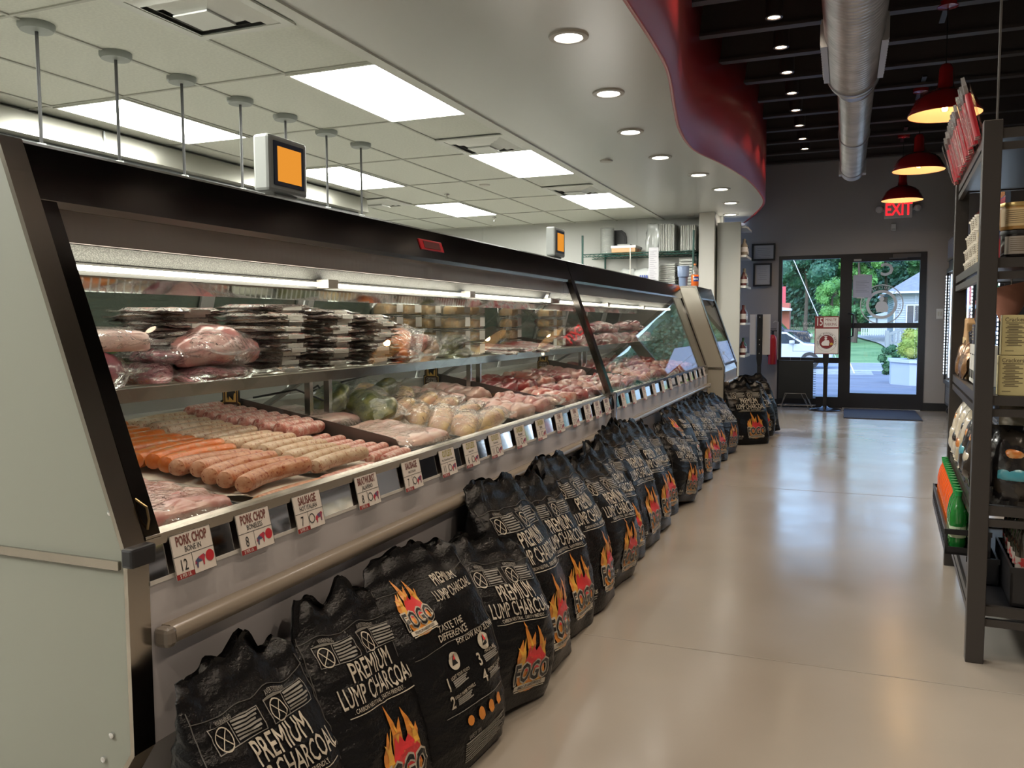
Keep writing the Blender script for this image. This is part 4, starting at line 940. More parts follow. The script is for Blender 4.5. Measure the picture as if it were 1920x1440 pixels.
# flat packs in two stacks
def flatpack(mat, seed):
    root = thing('flat_meat_pack', '', 'meat pack', (0,0,0))
    b = B(); pouch(b, .106, .143, .0098, seed, 1.0, .004, 18, pw=14); b.obj('meat_slice', mat, root, smooth=True, world=False)
    b = B(); pouch(b, .109, .147, .0093, seed+3, 1.04, .004, 20, pw=14); b.obj('vacuum_bag', FILMW, root, smooth=True, world=False)
    b = B(); b.box(.108-.004,.112,-.04,.05,-.001,.013); b.obj('edge_label', LABEL, root, world=False)
    return root
protos = {k: flatpack(RAW[k], i+1) for i, k in enumerate(('pork','pink','tan','dark','rib'))}
usedp = set()
def stack(x, y, n, seq, where, grp, dz=.0145, z0=SH):
    for i in range(n):
        k = seq[i % len(seq)]
        loc = (x+rd.uniform(-.018,.018), y+rd.uniform(-.03,.03), z0+.004+i*dz); rot = (rd.uniform(-.02,.02), rd.uniform(-.02,.02), rd.uniform(-.12,.12))
        if k in usedp: o = dup(protos[k])
        else: o = protos[k]; usedp.add(k)
        o.location = loc; o.rotation_euler = rot; o['group'] = grp
        o['label'] = 'flat vacuum pack, %s from the bottom of the %s' % (ORD[i], where)
stack(-2.00, 2.08, 15, ['pork','pink','pork','tan','pink'], 'palest stack behind the big bag', 'flat packs in the palest stack')
stack(-1.90, 2.40, 16, ['tan','pork','dark','pork','pink','dark','pink','pork','rib','pink','tan','pink','tan','pink'], 'large pale stack on the shelf', 'flat packs in the large stack')
stack(-1.90, 2.72, 15, ['pork','dark','pink','dark','rib','pork','dark','rib','pink','tan','rib','tan','pink'], 'middle stack on the shelf', 'flat packs in the middle stack')
stack(-1.90, 3.02, 14, ['pink','dark','dark','tan','dark','rib','tan','dark','tan','rib','tan','tan'], 'browner stack farther along the shelf', 'flat packs in the brown stack')
vac('marinated_pack','orange',-1.86,3.26,SH+.07,(.07,.10,.035),.5,'bright orange marinated pack, upper one on the shelf',31,ext=1.5,tilt=(.5,.2))
vac('marinated_pack','orange',-1.84,3.24,SH+.005,(.09,.12,.035),.1,'bright orange marinated pack, lower one overhanging the shelf rail',32,ext=1.35)
vac('marinated_pack','rib',-1.87,3.45,SH+.045,(.05,.10,.035),-.3,'small reddish pack between orange and green packs',33,ext=1.3,tilt=(.3,0))
vac('marinated_pack','tan',-1.86,3.56,SH+.02,(.05,.12,.04),.2,'tan pack leaning on the green pack',34,ext=1.3,tilt=(.4,0))
vac('marinated_pack','herb',-1.86,3.74,SH+.035,(.07,.14,.04),-.2,'olive green herb pack, upper one on the shelf',35,ext=1.25,tilt=(.25,0))
vac('marinated_pack','herb',-1.84,3.80,SH,(.08,.11,.03),.2,'olive green herb pack, lower one on the shelf',36)
# deli tubs
def tub():
    r = thing('deli_tub', '', 'tub', (0,0,0))
    b = B(); b.grid(lambda u, v: (sup(math.cos(2*PI*u),.5)*(.058+.008*v), sup(math.sin(2*PI*u),.5)*(.075+.008*v), .002+.056*v), 24, 4, True)
    b.obj('clear_tub', CLEARP, r, smooth=True, world=False)
    b = B(); blob(b, .050, .066, .028, 3, .6, 30, .6, c=(0,0,.004)); b.obj('salad', M('tub_salad', (.72,.45,.18), .5, col2=(.66,.50,.28), scale=40, detail=4, bump=.6, bscale=90), r, smooth=True, world=False)
    b = B()
    b.grid(lambda u, v: (sup(math.cos(2*PI*u),.5)*(.068 if v < .7 else .05), sup(math.sin(2*PI*u),.5)*(.085 if v < .7 else .066), .058+.010*v), 24, 3, True); b.obj('lid', CLEARP, r, smooth=True, world=False)
    b = B(); b.box(.069,.0705,-.03,.035,.012,.060); b.box(.03,.0705,-.03,.035,.066,.0685); b.obj('paper_label', LABEL, r, world=False)
    return r
pt = tub(); first = True
for si, (x, y, n) in enumerate(((-2.06,3.52,4),(-2.06,3.71,4),(-1.90,3.95,4),(-2.06,3.93,4),(-1.90,4.14,4),(-2.06,4.14,3),(-1.98,4.9,4),(-1.98,5.6,4),(-1.98,5.8,4))):
    for j in range(n):
        o = pt if first else dup(pt); first = False
        o.location = (x, y, SH+.002+.0715*j); o.rotation_euler = (0,0,rd.uniform(-.05,.05)); o['group'] = 'clear deli tubs on the shelf'
        o['label'] = 'clear deli tub, %s from the bottom of the %s tub stack along the shelf' % (ORD[j], ORD[si])
for i, (x, y, rz, kd) in enumerate(((-1.85,4.42,.2,'red'),(-1.85,4.66,-.1,'red'),(-1.84,4.92,.15,'red'),(-1.86,5.10,0,'lamb'),(-1.88,4.50,-.2,'lamb'),(-1.86,4.8,.1,'red'))):
    o = dup(protos['rib']); o.location = (x, y, SH+.004+(.02 if i > 3 else 0)); o.rotation_euler = (.12*(i%2),.1,rz); o['group'] = 'sliced beef packs'
    o['label'] = 'flat red sliced beef pack past the tubs, %s in the row' % ORD[i]
    for c in o.children:
        if c.name.startswith('meat_slice'): c.data = c.data.copy(); c.data.materials[0] = RAW[kd]
# lumps of meat on the second case's shelf
k = 0
pv = {}
for row, (x, z) in enumerate(((-1.85,0),(-2.03,0),(-1.93,.085))):
    for j in range(12 if row < 2 else 11):
        y = 6.05+.205*j+(.1 if row == 2 else 0); kd = ('lamb','red','lamb','pork')[(j+row) % 4]; v = (kd, j % 2)
        if v not in pv:
            o = vac('vacuum_packed_meat', kd, x, y, SH+z, (.078,.098,.045), rd.uniform(-.6,.6), '', 60+k, group='meat lumps on the second shelf', amp=1.1); pv[v] = o
        else: o = dup(pv[v]); sc_ = rd.uniform(.72,1.05); o.scale = (sc_, sc_, sc_*rd.uniform(.8,1.25)); o.location = (x+rd.uniform(-.03,.03), y+rd.uniform(-.03,.03), SH+z+(rd.uniform(0,.03) if row == 2 else 0)); o.rotation_euler = (rd.uniform(-.15,.15),rd.uniform(-.15,.15),rd.uniform(-1.5,1.5))
        o['label'] = 'bagged meat lump on the second case shelf, %s row, %s from the near side' % (('front','back','top')[row], ORD[j]); k += 1
# cables under the shelf
b = B()
b.tube([(-2.2,2.7,.96),(-2.05,2.78,.99),(-1.98,2.9,.93),(-2.1,3.0,.99),(-2.2,3.05,.95),(-2.05,3.12,1.0),(-2.0,3.5,1.04)], .004)
tag(b.obj('power_cable', BLACK, smooth=True), 'thin black cable looping behind the shelf posts in the first case', 'cable')
# ================================================================ CHARCOAL BAGS
BAGM = M('woven_black_bag', (.004,.004,.0045), .24, spec=.24, bump=.35, bscale=120)
PCREAM = M('bag_print_cream', (.42,.38,.31), .35); PORA = M('bag_print_orange', (.55,.20,.03), .35); PYEL = M('bag_print_yellow', (.62,.33,.05), .35)
PRED = M('bag_print_red', (.55,.03,.035), .35); PGREY = M('bag_print_grey', (.20,.19,.17), .4)
SEAM = M('bag_seam_thread', (.07,.065,.06), .6)
class Bag:
    def __init__(s, seed, H=.50, lean=.11, a0=.188, bmid=.098, slump=0):
        s.s, s.H, s.lean, s.a0, s.bm_, s.slump = seed, H, lean, a0, bmid, slump
        s.o = Vector((seed*3.7, seed*1.9, seed*.7))
    def a(s, v): return s.a0*(1-.04*v)+.012*math.sin(PI*min(v,1))
    def b(s, v):
        k = (.80+.25*math.sin(PI*min(1,v*1.15))) if v < .55 else (.80+.25*math.sin(PI*.6325))*(1-((v-.55)/.45)**1.6)
        return max(.008, s.bm_*k)
    def cen(s, v): return s.lean*(v**1.4) + (s.slump*math.sin(PI*v))
    def n(s, v): return 3.6 if v < .6 else 3.6-1.2*(v-.6)
    def disp(s, q, v):
        w = .35+.65*v
        d = .020*noise.noise(q*6+s.o)+.008*w*noise.noise(Vector((q.x*13,q.y*13,q.z*9))+s.o*2)
        r = noise.noise(Vector((q.x*9, q.y*9, q.z*26))-s.o); d += .006*w*(1-abs(r)*4 if abs(r) < .25 else 0)
        return d
    def pos(s, x, y, v, off=0):
        """point given section coords x,y in superellipse of height v"""
        q = Vector((x, y, v*s.H)); nn = Vector((x/s.a(v)**2*.03, y/max(.02,s.b(v))**2*.03, 0));
        nn = nn.normalized() if nn.length > 1e-6 else Vector((0,-1,0))
        edge = max(0, (v-.86)/.14)
        d = s.disp(q, v)*(1-.5*edge)
        p = q + nn*(d+off) + Vector((0, s.cen(v), 0))
        if v > .9: p.z += .018*noise.noise(Vector((x*14, s.s, 0)))*edge*2
        return p
    def front(s, x, z, off=.003):
        v = min(max(z/s.H, 0), 1); t = min(abs(x)/s.a(v), .985); y = -s.b(v)*(1-t**s.n(v))**(1/s.n(v))
        return s.pos(max(-s.a(v)*.985, min(s.a(v)*.985, x)), y, v, off)
    def side(s, y, z, off=.003):
        v = min(max(z/s.H, 0), 1); t = min(abs(y)/s.b(v), .985); x = -s.a(v)*(1-t**s.n(v))**(1/s.n(v))
        return s.pos(x, max(-s.b(v)*.985, min(s.b(v)*.985, y)), v, off)
    def body(s):
        b = B(); nu, nv = 104, 80
        def f(u, vv):
            a = 2*PI*u; v = vv; p = 2/s.n(v)
            return s.pos(s.a(v)*sup(math.cos(a), p), s.b(v)*sup(math.sin(a), p), v)
        vs = b.grid(f, nu, nv, True)
        b.bm.faces.new([r[0] for r in vs][::-1])
        # open folded mouth above the seam
        top = [r[-1] for r in vs]; prev = top
        for k in range(1, 5):
            ring = []
            for i, v in enumerate(top):
                x = v.co.x; h = .014*k
                ring.append(b.bm.verts.new(v.co+Vector((-.02*k*x/s.a0*.5, .010*k*math.sin(k*.6)+.012*noise.noise(Vector((x*22,k*.6,s.s))), h*(.8+.9*noise.noise(Vector((x*9,s.s,0))))))))
            n_ = len(top)
            for i in range(n_): b.bm.faces.new((prev[i], prev[(i+1)%n_], ring[(i+1)%n_], ring[i]))
            prev = ring
        return b
def fine(vf, step=.016):
    bm = bmesh.new(); V = [bm.verts.new((p[0], p[1], 0)) for p in vf[0]]
    for f in vf[1]:
        try: bm.faces.new([V[i] for i in f])
        except ValueError: pass
    bmesh.ops.triangulate(bm, faces=bm.faces)
    for _ in range(4):
        E_ = [e for e in bm.edges if e.calc_length() > step]
        if not E_: break
        bmesh.ops.subdivide_edges(bm, edges=E_, cuts=1); bmesh.ops.triangulate(bm, faces=[f for f in bm.faces if len(f.verts) > 3])
    bm.verts.index_update(); r = ([(v.co.x, v.co.y) for v in bm.verts], [tuple(v.index for v in f.verts) for f in bm.faces]); bm.free(); return r
def shift(vf, x, y, s=1, rot=0):
    c, q = math.cos(rot), math.sin(rot)
    return [((px*c-py*q)*s+x, (px*q+py*c)*s+y) for px, py in vf[0]], vf[1]
def rect(x0, x1, z0, z1): return [(x0,z0),(x1,z0),(x1,z1),(x0,z1)], [(0,1,2,3)]
FL = [(-.42,0),(-.50,.22),(-.40,.36),(-.52,.46),(-.44,.62),(-.34,.52),(-.30,.70),(-.36,.88),(-.22,.76),(-.20,.98),(-.10,.80),(-.06,.66),(.02,.90),(.10,.72),(.20,.84),(.22,.66),(.36,.74),(.44,.60),(.34,.56),(.44,.40),(.50,.20),(.44,0),(.30,-.22),(0,-.36),(-.28,-.24)]
FL2 = [(-.30,.05),(-.34,.28),(-.26,.46),(-.22,.60),(-.14,.46),(-.08,.58),(.02,.44),(.12,.54),(.22,.42),(.34,.30),(.34,.05)]
def emblem(B_, s, x, z, F, rot=0):
    def L(vf, off, key, st=.016): B_[key].add(fine(shift(vf, x, z, 1, rot), st), lambda p: F(p[0], p[1], off))
    def P_(pts, k=1, dx=0, dz=0): return ([((a*k+dx)*s, (c*k+dz)*s) for a, c in pts], [tuple(range(len(pts)))])
    def tongue(x0, w, h, c, z0=.10):
        pts = []
        for sgn in (-1, 1):
            side = []
            for i in range(9):
                t = i/8; cx = x0+c*math.sin(PI*1.25*t)*.55; hw = w*(1-t)**.75*(1+.35*math.sin(PI*t))
                side.append((cx+sgn*hw, z0+h*t))
            pts += side if sgn < 0 else side[::-1][1:]
        return pts
    for x0, w, h, c, k in ((-.34,.11,.52,-.12,'ora'),(-.17,.10,.86,.13,'ora'),(.02,.12,.62,-.12,'ora'),(.19,.10,.74,.12,'ora'),(.35,.10,.46,-.10,'ora'),(-.40,.08,.40,.16,'yel'),(-.08,.055,.60,.12,'yel'),(.27,.06,.52,.10,'yel'),(-.25,.05,.55,-.1,'yel')):
        L(P_(tongue(x0, w, h, c)), .0030 if k == 'ora' else .0038, k)
    L(P_(circ(0, -.10, .43, 22, .36)), .0032, 'ora'); L(P_(circ(-.2, -.34, .16, 10, .10)), .0040, 'yel'); L(P_(circ(.2, -.30, .14, 10, .10)), .0040, 'yel')
    L(P_(FL2, .92, .06, -.05), .0046, 'red')
    L(shift(text_vf('FOGO', .54*s, .70, .075), 0, -.06*s), .0054, 'cream', .012)
    L(shift(text_vf('FOGO', .54*s, .70, .018), 0, -.06*s), .0064, 'blk', .012)
    L(rect(-.50*s,.50*s,-.375*s,-.275*s), .0054, 'cream'); L(rect(-.47*s,.47*s,-.415*s,-.392*s), .0054, 'cream')
    L(shift(text_vf('PREMIUM HARDWOOD', .085*s, .85, .008), 0, -.325*s), .0064, 'blk')
def lines(B_, key, x0, x1, z0, z1, n, F, off=.0026, th=.0018):
    for i in range(n):
        z = z1-(z1-z0)*(i+.5)/n; e = (x1-x0)*(.08*((i*37) % 3))
        B_[key].add(fine(rect(x0, x1-e, z-th, z+th), .02), lambda p: F(p[0], p[1], off))
def make_bag(seed, side, **k):
    g = Bag(seed, **k); root = thing('charcoal_bag', '', 'charcoal bag', (0,0,0), 0, 'black charcoal bags along the cases')
    g.body().obj('sack', BAGM, root, smooth=True, world=False, angle=60)
    K = {q: B() for q in ('cream','ora','yel','red','grey','blk')}; KS = {q: B() for q in K}
    H = g.H; F, S = g.front, g.side
    def T(key, tx, size, x, z, FF=None, sx=.62, bold=.02, off=.0040, rot=0, st=.012):
        (KS if FF else K)[key].add(fine(shift(text_vf(tx, size, sx, bold), x, z, 1, rot), st), lambda p: (FF or F)(p[0], p[1], off))
    if side == 'front':
        T('cream', 'PREMIUM', .062, .01, .485*H/.64, sx=.66, bold=.008); T('cream', 'LUMP CHARCOAL', .060, .01, .425*H/.64, sx=.58, bold=.008)
        T('cream', '. CARBON NEUTRAL . EARTH FRIENDLY .', .014, 0, .388*H/.64, bold=0, sx=.8)
        K['cream'].add(fine(rect(-.12,.14,.374*H/.64,.3765*H/.64), .02), lambda p: F(p[0], p[1], .0036))
        emblem(K, .165, .035, .165*H/.64, F)
        # warning panel with crossed round symbols
        for x in (-.08, .075):
            for q in (rect(x-.065,x+.07,.575*H/.64,.577*H/.64), rect(x-.065,x+.07,.520*H/.64,.522*H/.64), rect(x-.065,x-.063,.52*H/.64,.577*H/.64), rect(x-.012,x-.010,.52*H/.64,.577*H/.64), rect(x+.068,x+.07,.52*H/.64,.577*H/.64)):
                K['grey'].add(fine(q, .02), lambda p: F(p[0], p[1], .0036))
            n = 20; r0, r1, cx, cz = .019, .0215, x-.038, .545*H/.64
            vs = []; fs = []
            for i in range(n):
                t = 2*PI*i/n; vs += [(cx+r0*math.cos(t), cz+r0*math.sin(t)), (cx+r1*math.cos(t), cz+r1*math.sin(t))]
                fs.append((2*i, 2*i+1, (2*i+3) % (2*n), (2*i+2) % (2*n)))
            K['cream'].add((vs, fs), lambda p: F(p[0], p[1], .0040))
            K['cream'].add(fine(shift(rect(-.021,.021,-.001,.001), cx, cz, 1, .8), .02), lambda p: F(p[0], p[1], .0046))
            K['cream'].add(fine(shift(rect(-.021,.021,-.001,.001), cx, cz, 1, -.8), .02), lambda p: F(p[0], p[1], .0046))
            T('grey', 'WARNING' if x < 0 else 'AVERTISSEMENT', .011, x-.02, .583*H/.64, bold=.01, sx=.8)
            lines(K, 'grey', x-.006, x+.066, .525*H/.64, .574*H/.64, 6, F)
        T('cream', '30 LBS', .020, -.115, .10*H/.64, sx=.7); lines(K, 'grey', -.15, -.10, .065*H/.64, .085*H/.64, 2, F)
    else:
        emblem(K, .095, -.08, .52*H/.64, F, .0)
        T('cream', 'PREMIUM', .034, .07, .585*H/.64, bold=.01); T('cream', 'LUMP CHARCOAL', .034, .078, .545*H/.64, sx=.56, bold=.01)
        T('cream', 'TASTE THE', .025, .01, .458*H/.64, sx=.8, bold=.012); T('cream', 'DIFFERENCE', .025, .01, .430*H/.64, sx=.8, bold=.012)
        K['grey'].add(fine(rect(-.15,.15,.41*H/.64,.412*H/.64), .02), lambda p: F(p[0], p[1], .0036))
        T('cream', 'FOR LOW AND SLOW', .02, .09, .40*H/.64, sx=.8, bold=.01)
        for cx, cz in ((-.02,.355),(.11,.365)):
            K['cream'].add(fine((circ(cx, cz*H/.64, .022, 20), [tuple(range(20))]), .015), lambda p: F(p[0], p[1], .0036))
            K['blk'].add(fine(([(cx-.012,cz*H/.64-.010),(cx+.012,cz*H/.64-.010),(cx,cz*H/.64+.014)], [(0,1,2)]), .015), lambda p: F(p[0], p[1], .0044))
            K['red'].add(fine(([(cx-.002,cz*H/.64+.002),(cx+.007,cz*H/.64+.002),(cx+.003,cz*H/.64+.018)], [(0,1,2)]), .015), lambda p: F(p[0], p[1], .0054))
        for i, (nx, nz, tx) in enumerate(((-.07,.30,'LIGHT YOUR FOGO'),(-.07,.245,'LIGHT PAPER TOWELS'),(.07,.32,'MAKE A PILE'),(.07,.265,'PREPARE TO COOK'))):
            T('cream', str(i+1), .045, nx, nz*H/.64, sx=.75); T('cream', tx, .012, nx+.055, (nz+.012)*H/.64, sx=.75, bold=.01)
            lines(K, 'grey', nx+.02, nx+.085, (nz-.018)*H/.64, (nz+.004)*H/.64, 4, F)
        K['grey'].add(fine(rect(-.10,.15,.205*H/.64,.207*H/.64), .02), lambda p: F(p[0], p[1], .0036))
        for i, cx in enumerate((-.02,.025,.07,.115)):
            K['ora'].add(fine((circ(cx, .165*H/.64, .013, 10, .018 if i else .013), [tuple(range(10))]), .015), lambda p: F(p[0], p[1], .0040))
        T('grey', 'SAFETY TIPS', .016, -.01, .115*H/.64, bold=.01); lines(K, 'grey', -.05, .15, .03*H/.64, .105*H/.64, 9, F)
    # gusset print: small emblem near the mouth, long vertical wording
    emblem(KS, .080, 0, .40*H/.64, S, 0)
    T('grey' if side == 'back' else 'cream', 'PREMIUM LUMP CHARCOAL', .034, 0, .19*H/.64, FF=S, rot=PI/2, sx=.62)
    T('grey', 'RESTAURANT QUALITY HARDWOOD', .012, .030, .19*H/.64, FF=S, rot=PI/2, sx=.8, bold=0)
    nm = {'cream':('cream_lettering',PCREAM),'ora':('orange_flame',PORA),'yel':('yellow_flame',PYEL),'red':('red_flame_core',PRED),'grey':('small_print',PGREY),'blk':('black_lettering',M('bag_print_black',(.01,.01,.01),.35))}
    for q, (n_, m_) in nm.items():
        if len(K[q].bm.verts): K[q].obj(n_, m_, root, world=False, recalc=False)
        if len(KS[q].bm.verts): KS[q].obj('gusset_'+n_, m_, root, world=False, recalc=False)
    b = B()
    for sx in (-1, 1):
        b.tube([g.pos(sx*g.a(v)*.93, -g.b(v)*(1-.93**g.n(v))**(1/g.n(v)), v, .0015) for v in [i/30 for i in range(1, 30)]], .0012, 5)
    b.tube([g.front(-g.a(.93)*.95+g.a(.93)*1.9*i/24, .93*H, .002) for i in range(25)], .0011, 5)
    b.obj('stitched_seam', SEAM, root, world=False)
    return root
BP = [make_bag(1,'front'), make_bag(2,'front',H=.52,lean=.13,bmid=.11), make_bag(3,'front',H=.48,lean=.09,slump=-.02,bmid=.115), make_bag(4,'back',H=.52,lean=.12), make_bag(5,'front',H=.50,lean=.13,slump=.02)]
bags = [ # y, x, prototype, facing angle, sideways tilt, scale, what it looks like
 (1.36,-1.07,0,90,2,1.0,'nearest the camera, warning panels at its top'),
 (1.73,-1.07,4,84,4,1.0,'second from the camera, left of the numbered-steps bag'),
 (2.09,-1.03,3,76,-3,1.04,'with numbered steps one to four, third from the camera'),
 (2.44,-1.04,2,70,7,.98,'slumped low just after the numbered-steps one'),
 (2.78,-1.05,1,84,3,1.16,'tall and upright, fifth from the camera'),
 (3.13,-1.06,0,82,3,1.12,'sixth from the camera, wide flame emblem'),
 (3.49,-1.06,1,86,2,1.14,'seventh from the camera, square-topped'),
 (3.84,-1.07,2,80,3,1.10,'eighth, half hidden by the square-topped one'),
 (4.19,-1.07,4,82,5,1.10,'ninth from the camera, just before the upright joint'),
 (4.56,-1.08,0,84,2,1.20,'tenth, broad, standing at the upright joint'),
 (4.94,-1.09,1,82,4,1.12,'eleventh from the camera, just past the joint'),
 (5.32,-1.10,4,80,2,1.06,'twelfth from the camera'),
 (5.70,-1.08,2,72,9,.98,'thirteenth from the camera, squat and leaning'),
 (6.14,-1.08,3,76,4,1.06,'fourteenth from the camera'),
 (6.60,-1.08,1,76,5,1.04,'fifteenth from the camera'),
 (7.08,-1.09,0,74,6,1.06,'sixteenth from the camera'),
 (7.58,-1.09,4,72,6,1.06,'seventeenth from the camera'),
 (8.10,-1.10,2,70,4,1.05,'last in the row against the second case'),
 (8.86,-0.92,0,38,0,1.16,'upright at the corner of the short case'),
 (9.30,-0.90,2,44,-4,1.16,'middle one of the upright three by the short case'),
 (9.74,-0.86,1,40,-5,1.12,'farthest of the upright three by the short case')]
seen = set()
for y, x, p, ang, tilt, s, l in bags:
    o = BP[p] if p not in seen else dup(BP[p]); seen.add(p)
    o.location = (x, y, 0); o.scale = (s, s, s); o.rotation_euler = (0, 0, rad(ang))
    o.rotation_euler = (Matrix.Rotation(rad(ang), 3, 'Z') @ Matrix.Rotation(rad(tilt), 3, 'Y')).to_euler()
    o['label'] = 'black charcoal bag ' + l
    # settle on the floor
    lowest = 1e9
    for c in o.children:
        if c.name.startswith('sack'):
            mw = Matrix.LocRotScale(Vector((0,0,0)), o.rotation_euler, o.scale)
            lowest = min((mw @ v.co).z for v in c.data.vertices)
    o.location.z = -lowest+.001
# ================================================================ SHELVING UNIT ON THE RIGHT
A_ = rad(-2.6)
SO = Vector((.435, 3.385, 0))
def SL(x, y, z=0):  # unit coordinates -> world
    return Vector((SO.x+x*math.cos(A_)-y*math.sin(A_), SO.y+x*math.sin(A_)+y*math.cos(A_), z))
IRON = M('dark_bronze_steel', (.052,.047,.044), .38, .4, bump=.05, bscale=300)
su = thing('shelving_unit', 'dark steel open shelving unit at the right edge, stocked on two sides', 'shelving unit', SO, A_)
WX, WY = 1.15, 1.40
for x, y in ((0,0),(WX-.06,0),(0,WY-.06),(WX-.06,WY-.06)):
    B().box(x, x+.06, y, y+.055, 0, 1.955).obj('post', IRON, su, world=False, bevel=.003)
LV = [.215, .585, .985, 1.475, 1.925]
for i, z in enumerate(LV):
    b = B()
    b.box(.06, WX-.06, .01, .035, z-.035, z); b.box(.06, WX-.06, WY-.035, WY-.01, z-.035, z)
    b.box(.012, .037, .055, WY-.06, z-.035, z); b.box(WX-.037, WX-.012, .055, WY-.06, z-.035, z)
    b.box(.06, WX-.06, .01, .03, z-.075, z-.048); b.box(.012,.03,.055,WY-.06,z-.075,z-.048)
    b.obj('shelf_rail', IRON, su, world=False)
    B().box(.02, WX-.02, .02, WY-.02, z-.03, z-.006).obj('shelf_board', M('shelf_board_dark', (.025,.026,.030), .35, .5), su, world=False)
def on(o, x, y, z, rz=0, tilt=(0,0)):
    o.location = SL(x, y, z); o.rotation_euler = (tilt[0], tilt[1], A_+rz); return o
rd = random.Random(9)
TAN = M('kraft_card', (.42,.26,.12), .55); YEL = M('cream_box', (.50,.44,.22), .5)
# cracker boxes
def boxy(name, w, d, h, mat, ink, title, nl, cat, group):
    r = thing(name, '', cat, (0,0,0), 0, group)
    B().box(-w/2, w/2, -d/2, d/2, 0, h).obj('carton', mat, r, world=False, bevel=.002)
    b = B(); put(b, title, (0,-d/2-.0008,h*.88), (1,0,0), (0,0,1), .021, .9, .01)
    for i in range(nl):
        z = h*.80-i*h*.040; e = .012*((i*5) % 3)
        b.box(-w*.36+e*.4, w*.36-e, -d/2-.001, -d/2, z-.0014, z+.0014)
    b.box(-w*.36, -w*.05, -d/2-.001, -d/2, h*.10, h*.115)
    b.obj('printing', ink, r, world=False)
    b = B(); put(b, title, (-w/2-.0008,0,h*.80), (0,-1,0), (0,0,1), .014, .8, .01); b.obj('side_printing', ink, r, world=False); return r
r = boxy('cracker_box', .088, .058, .143, YEL, M('box_ink', (.12,.09,.05), .6), 'Crackers', 15, 'cracker box', 'cracker boxes')
first = True
for j, (z, xs) in enumerate(((.985, (.075,.168,.262,.356,.45,.545,.64)), (1.13, (.075,.168,.262)))):
    for i, x in enumerate(xs):
        o = r if first else dup(r); first = False
        on(o, x+.045+(.006 if j else 0), .06, z, rd.uniform(-.03,.03)); o['label'] = 'cream yellow cracker box, %s row, %s from the near post' % (('bottom','top')[j], ORD[i])
# jars
def jar(name, rr, h, body, lid, lab, group, cat='jar'):
    r_ = thing(name, '', cat, (0,0,0), 0, group)
    b = B(); b.lathe([(0,0),(rr*.92,0),(rr,.006),(rr,h*.86),(rr*.95,h*.88),(0,h*.88)], 32); b.obj('body', body, r_, smooth=True, world=False)
    b = B(); b.lathe([(0,h*.86),(rr*1.03,h*.86),(rr*1.05,h*.9),(rr*1.03,h),(0,h)], 32); b.obj('lid', lid, r_, smooth=True, world=False)
    b = B(); n = 14; 
    b.grid(lambda u, v: ((rr+.0008)*math.sin(-1.0+2.0*u), -(rr+.0008)*math.cos(-1.0+2.0*u), h*(.12+.66*v)), n, 3); b.obj('paper_label', lab, r_, smooth=True, world=False)
    b = B()
    for k in range(7): b.grid(lambda u, v: ((rr+.0014)*math.sin(-.6+1.2*u), -(rr+.0014)*math.cos(-.6+1.2*u), h*(.68-.075*k+.02*v)), 8, 1)
    b.obj('label_print', M('box_ink', (.12,.09,.05), .6), r_, smooth=True, world=False); return r_
HON = M('honey_tin', (.40,.22,.06), .3, coat=.4); GLD = M('gold_lid', (.55,.40,.16), .3, .7); LBT = M('tan_label', (.55,.42,.22), .5)
r = jar('large_jar', .058, .095, HON, GLD, LBT, 'large honey-coloured jars'); first = True
for i, x in enumerate((.125,.25,.375,.50)):
    o = r if first else dup(r); first = False
    on(o, x, .09, 1.575, rd.uniform(-.2,.2)); o['label'] = 'large honey-coloured jar with gold lid, upper row, %s from the near post' % ORD[i]
r = jar('dark_jar', .052, .095, M('dark_jar_glass', (.015,.012,.012), .15), BLACK, M('greyish_label', (.30,.27,.24), .5), 'dark jars'); first = True
for i, x in enumerate((.125,.25,.375,.50)):
    o = r if first else dup(r); first = False
    on(o, x, .09, 1.477, rd.uniform(-.2,.2)); o['label'] = 'dark jar with grey label under the honey-coloured row, %s from the near post' % ORD[i]
t = thing('picture_box', 'red and blue printed box standing behind the honey-coloured jars', 'box', SL(.2,.3,1.477), A_)
b = B(); b.prism([(-.15,0),(.18,0),(.18,.24),(.10,.24),(-.15,.10)], -.03, .03); b.obj('carton', M('red_blue_print', (.45,.05,.06), .5, col2=(.05,.10,.22), scale=9, lo=.45, hi=.55), t, world=False)
b = B(); b.box(.10,.14,-.032,-.03,0,.24); b.obj('pale_edge', M('pale_edge', (.35,.33,.28), .5), t, world=False)
# white tubs along the aisle edge
r = thing('white_tub', '', 'tub', (0,0,0), 0, 'stacked white tubs')
b = B(); b.lathe([(0,0),(.030,0),(.036,.046),(.0,.046)], 24); b.obj('cup', M('tub_white', (.55,.51,.42), .5), r, smooth=True, world=False)
b = B(); b.lathe([(0,.046),(.040,.046),(.040,.055),(0,.056)], 24); b.obj('lid', M('tub_white', (.55,.51,.42), .5), r, smooth=True, world=False)
b = B(); 
for k in range(4): b.grid(lambda u, v: ((.0345+.001*k)*math.sin(-2.6+1.6*u), -(.0345+.001*k)*math.cos(-2.6+1.6*u), .012+.008*k+.002*v), 8, 1)
b.obj('tub_print', M('box_ink', (.12,.09,.05), .6), r, world=False); first = True
for i, (y, n) in enumerate(((1.24,2),(1.15,3),(1.06,3),(.97,4),(.88,4),(.79,4),(.70,4))):
    for j in range(n):
        o = r if first else dup(r); first = False
        on(o, .075, y, 1.477+.0575*j, rd.uniform(-.3,.3)); o['label'] = 'small white tub, %s level of the %s stack from the far post' % (ORD[j], ORD[i])
o = jar('square_jar', .045, .14, HON, GLD, LBT, None); on(o, .085, .56, 1.477, -PI/2); o['label'] = 'tan jar with yellow label just behind the near post'; del_ = o.get('group')
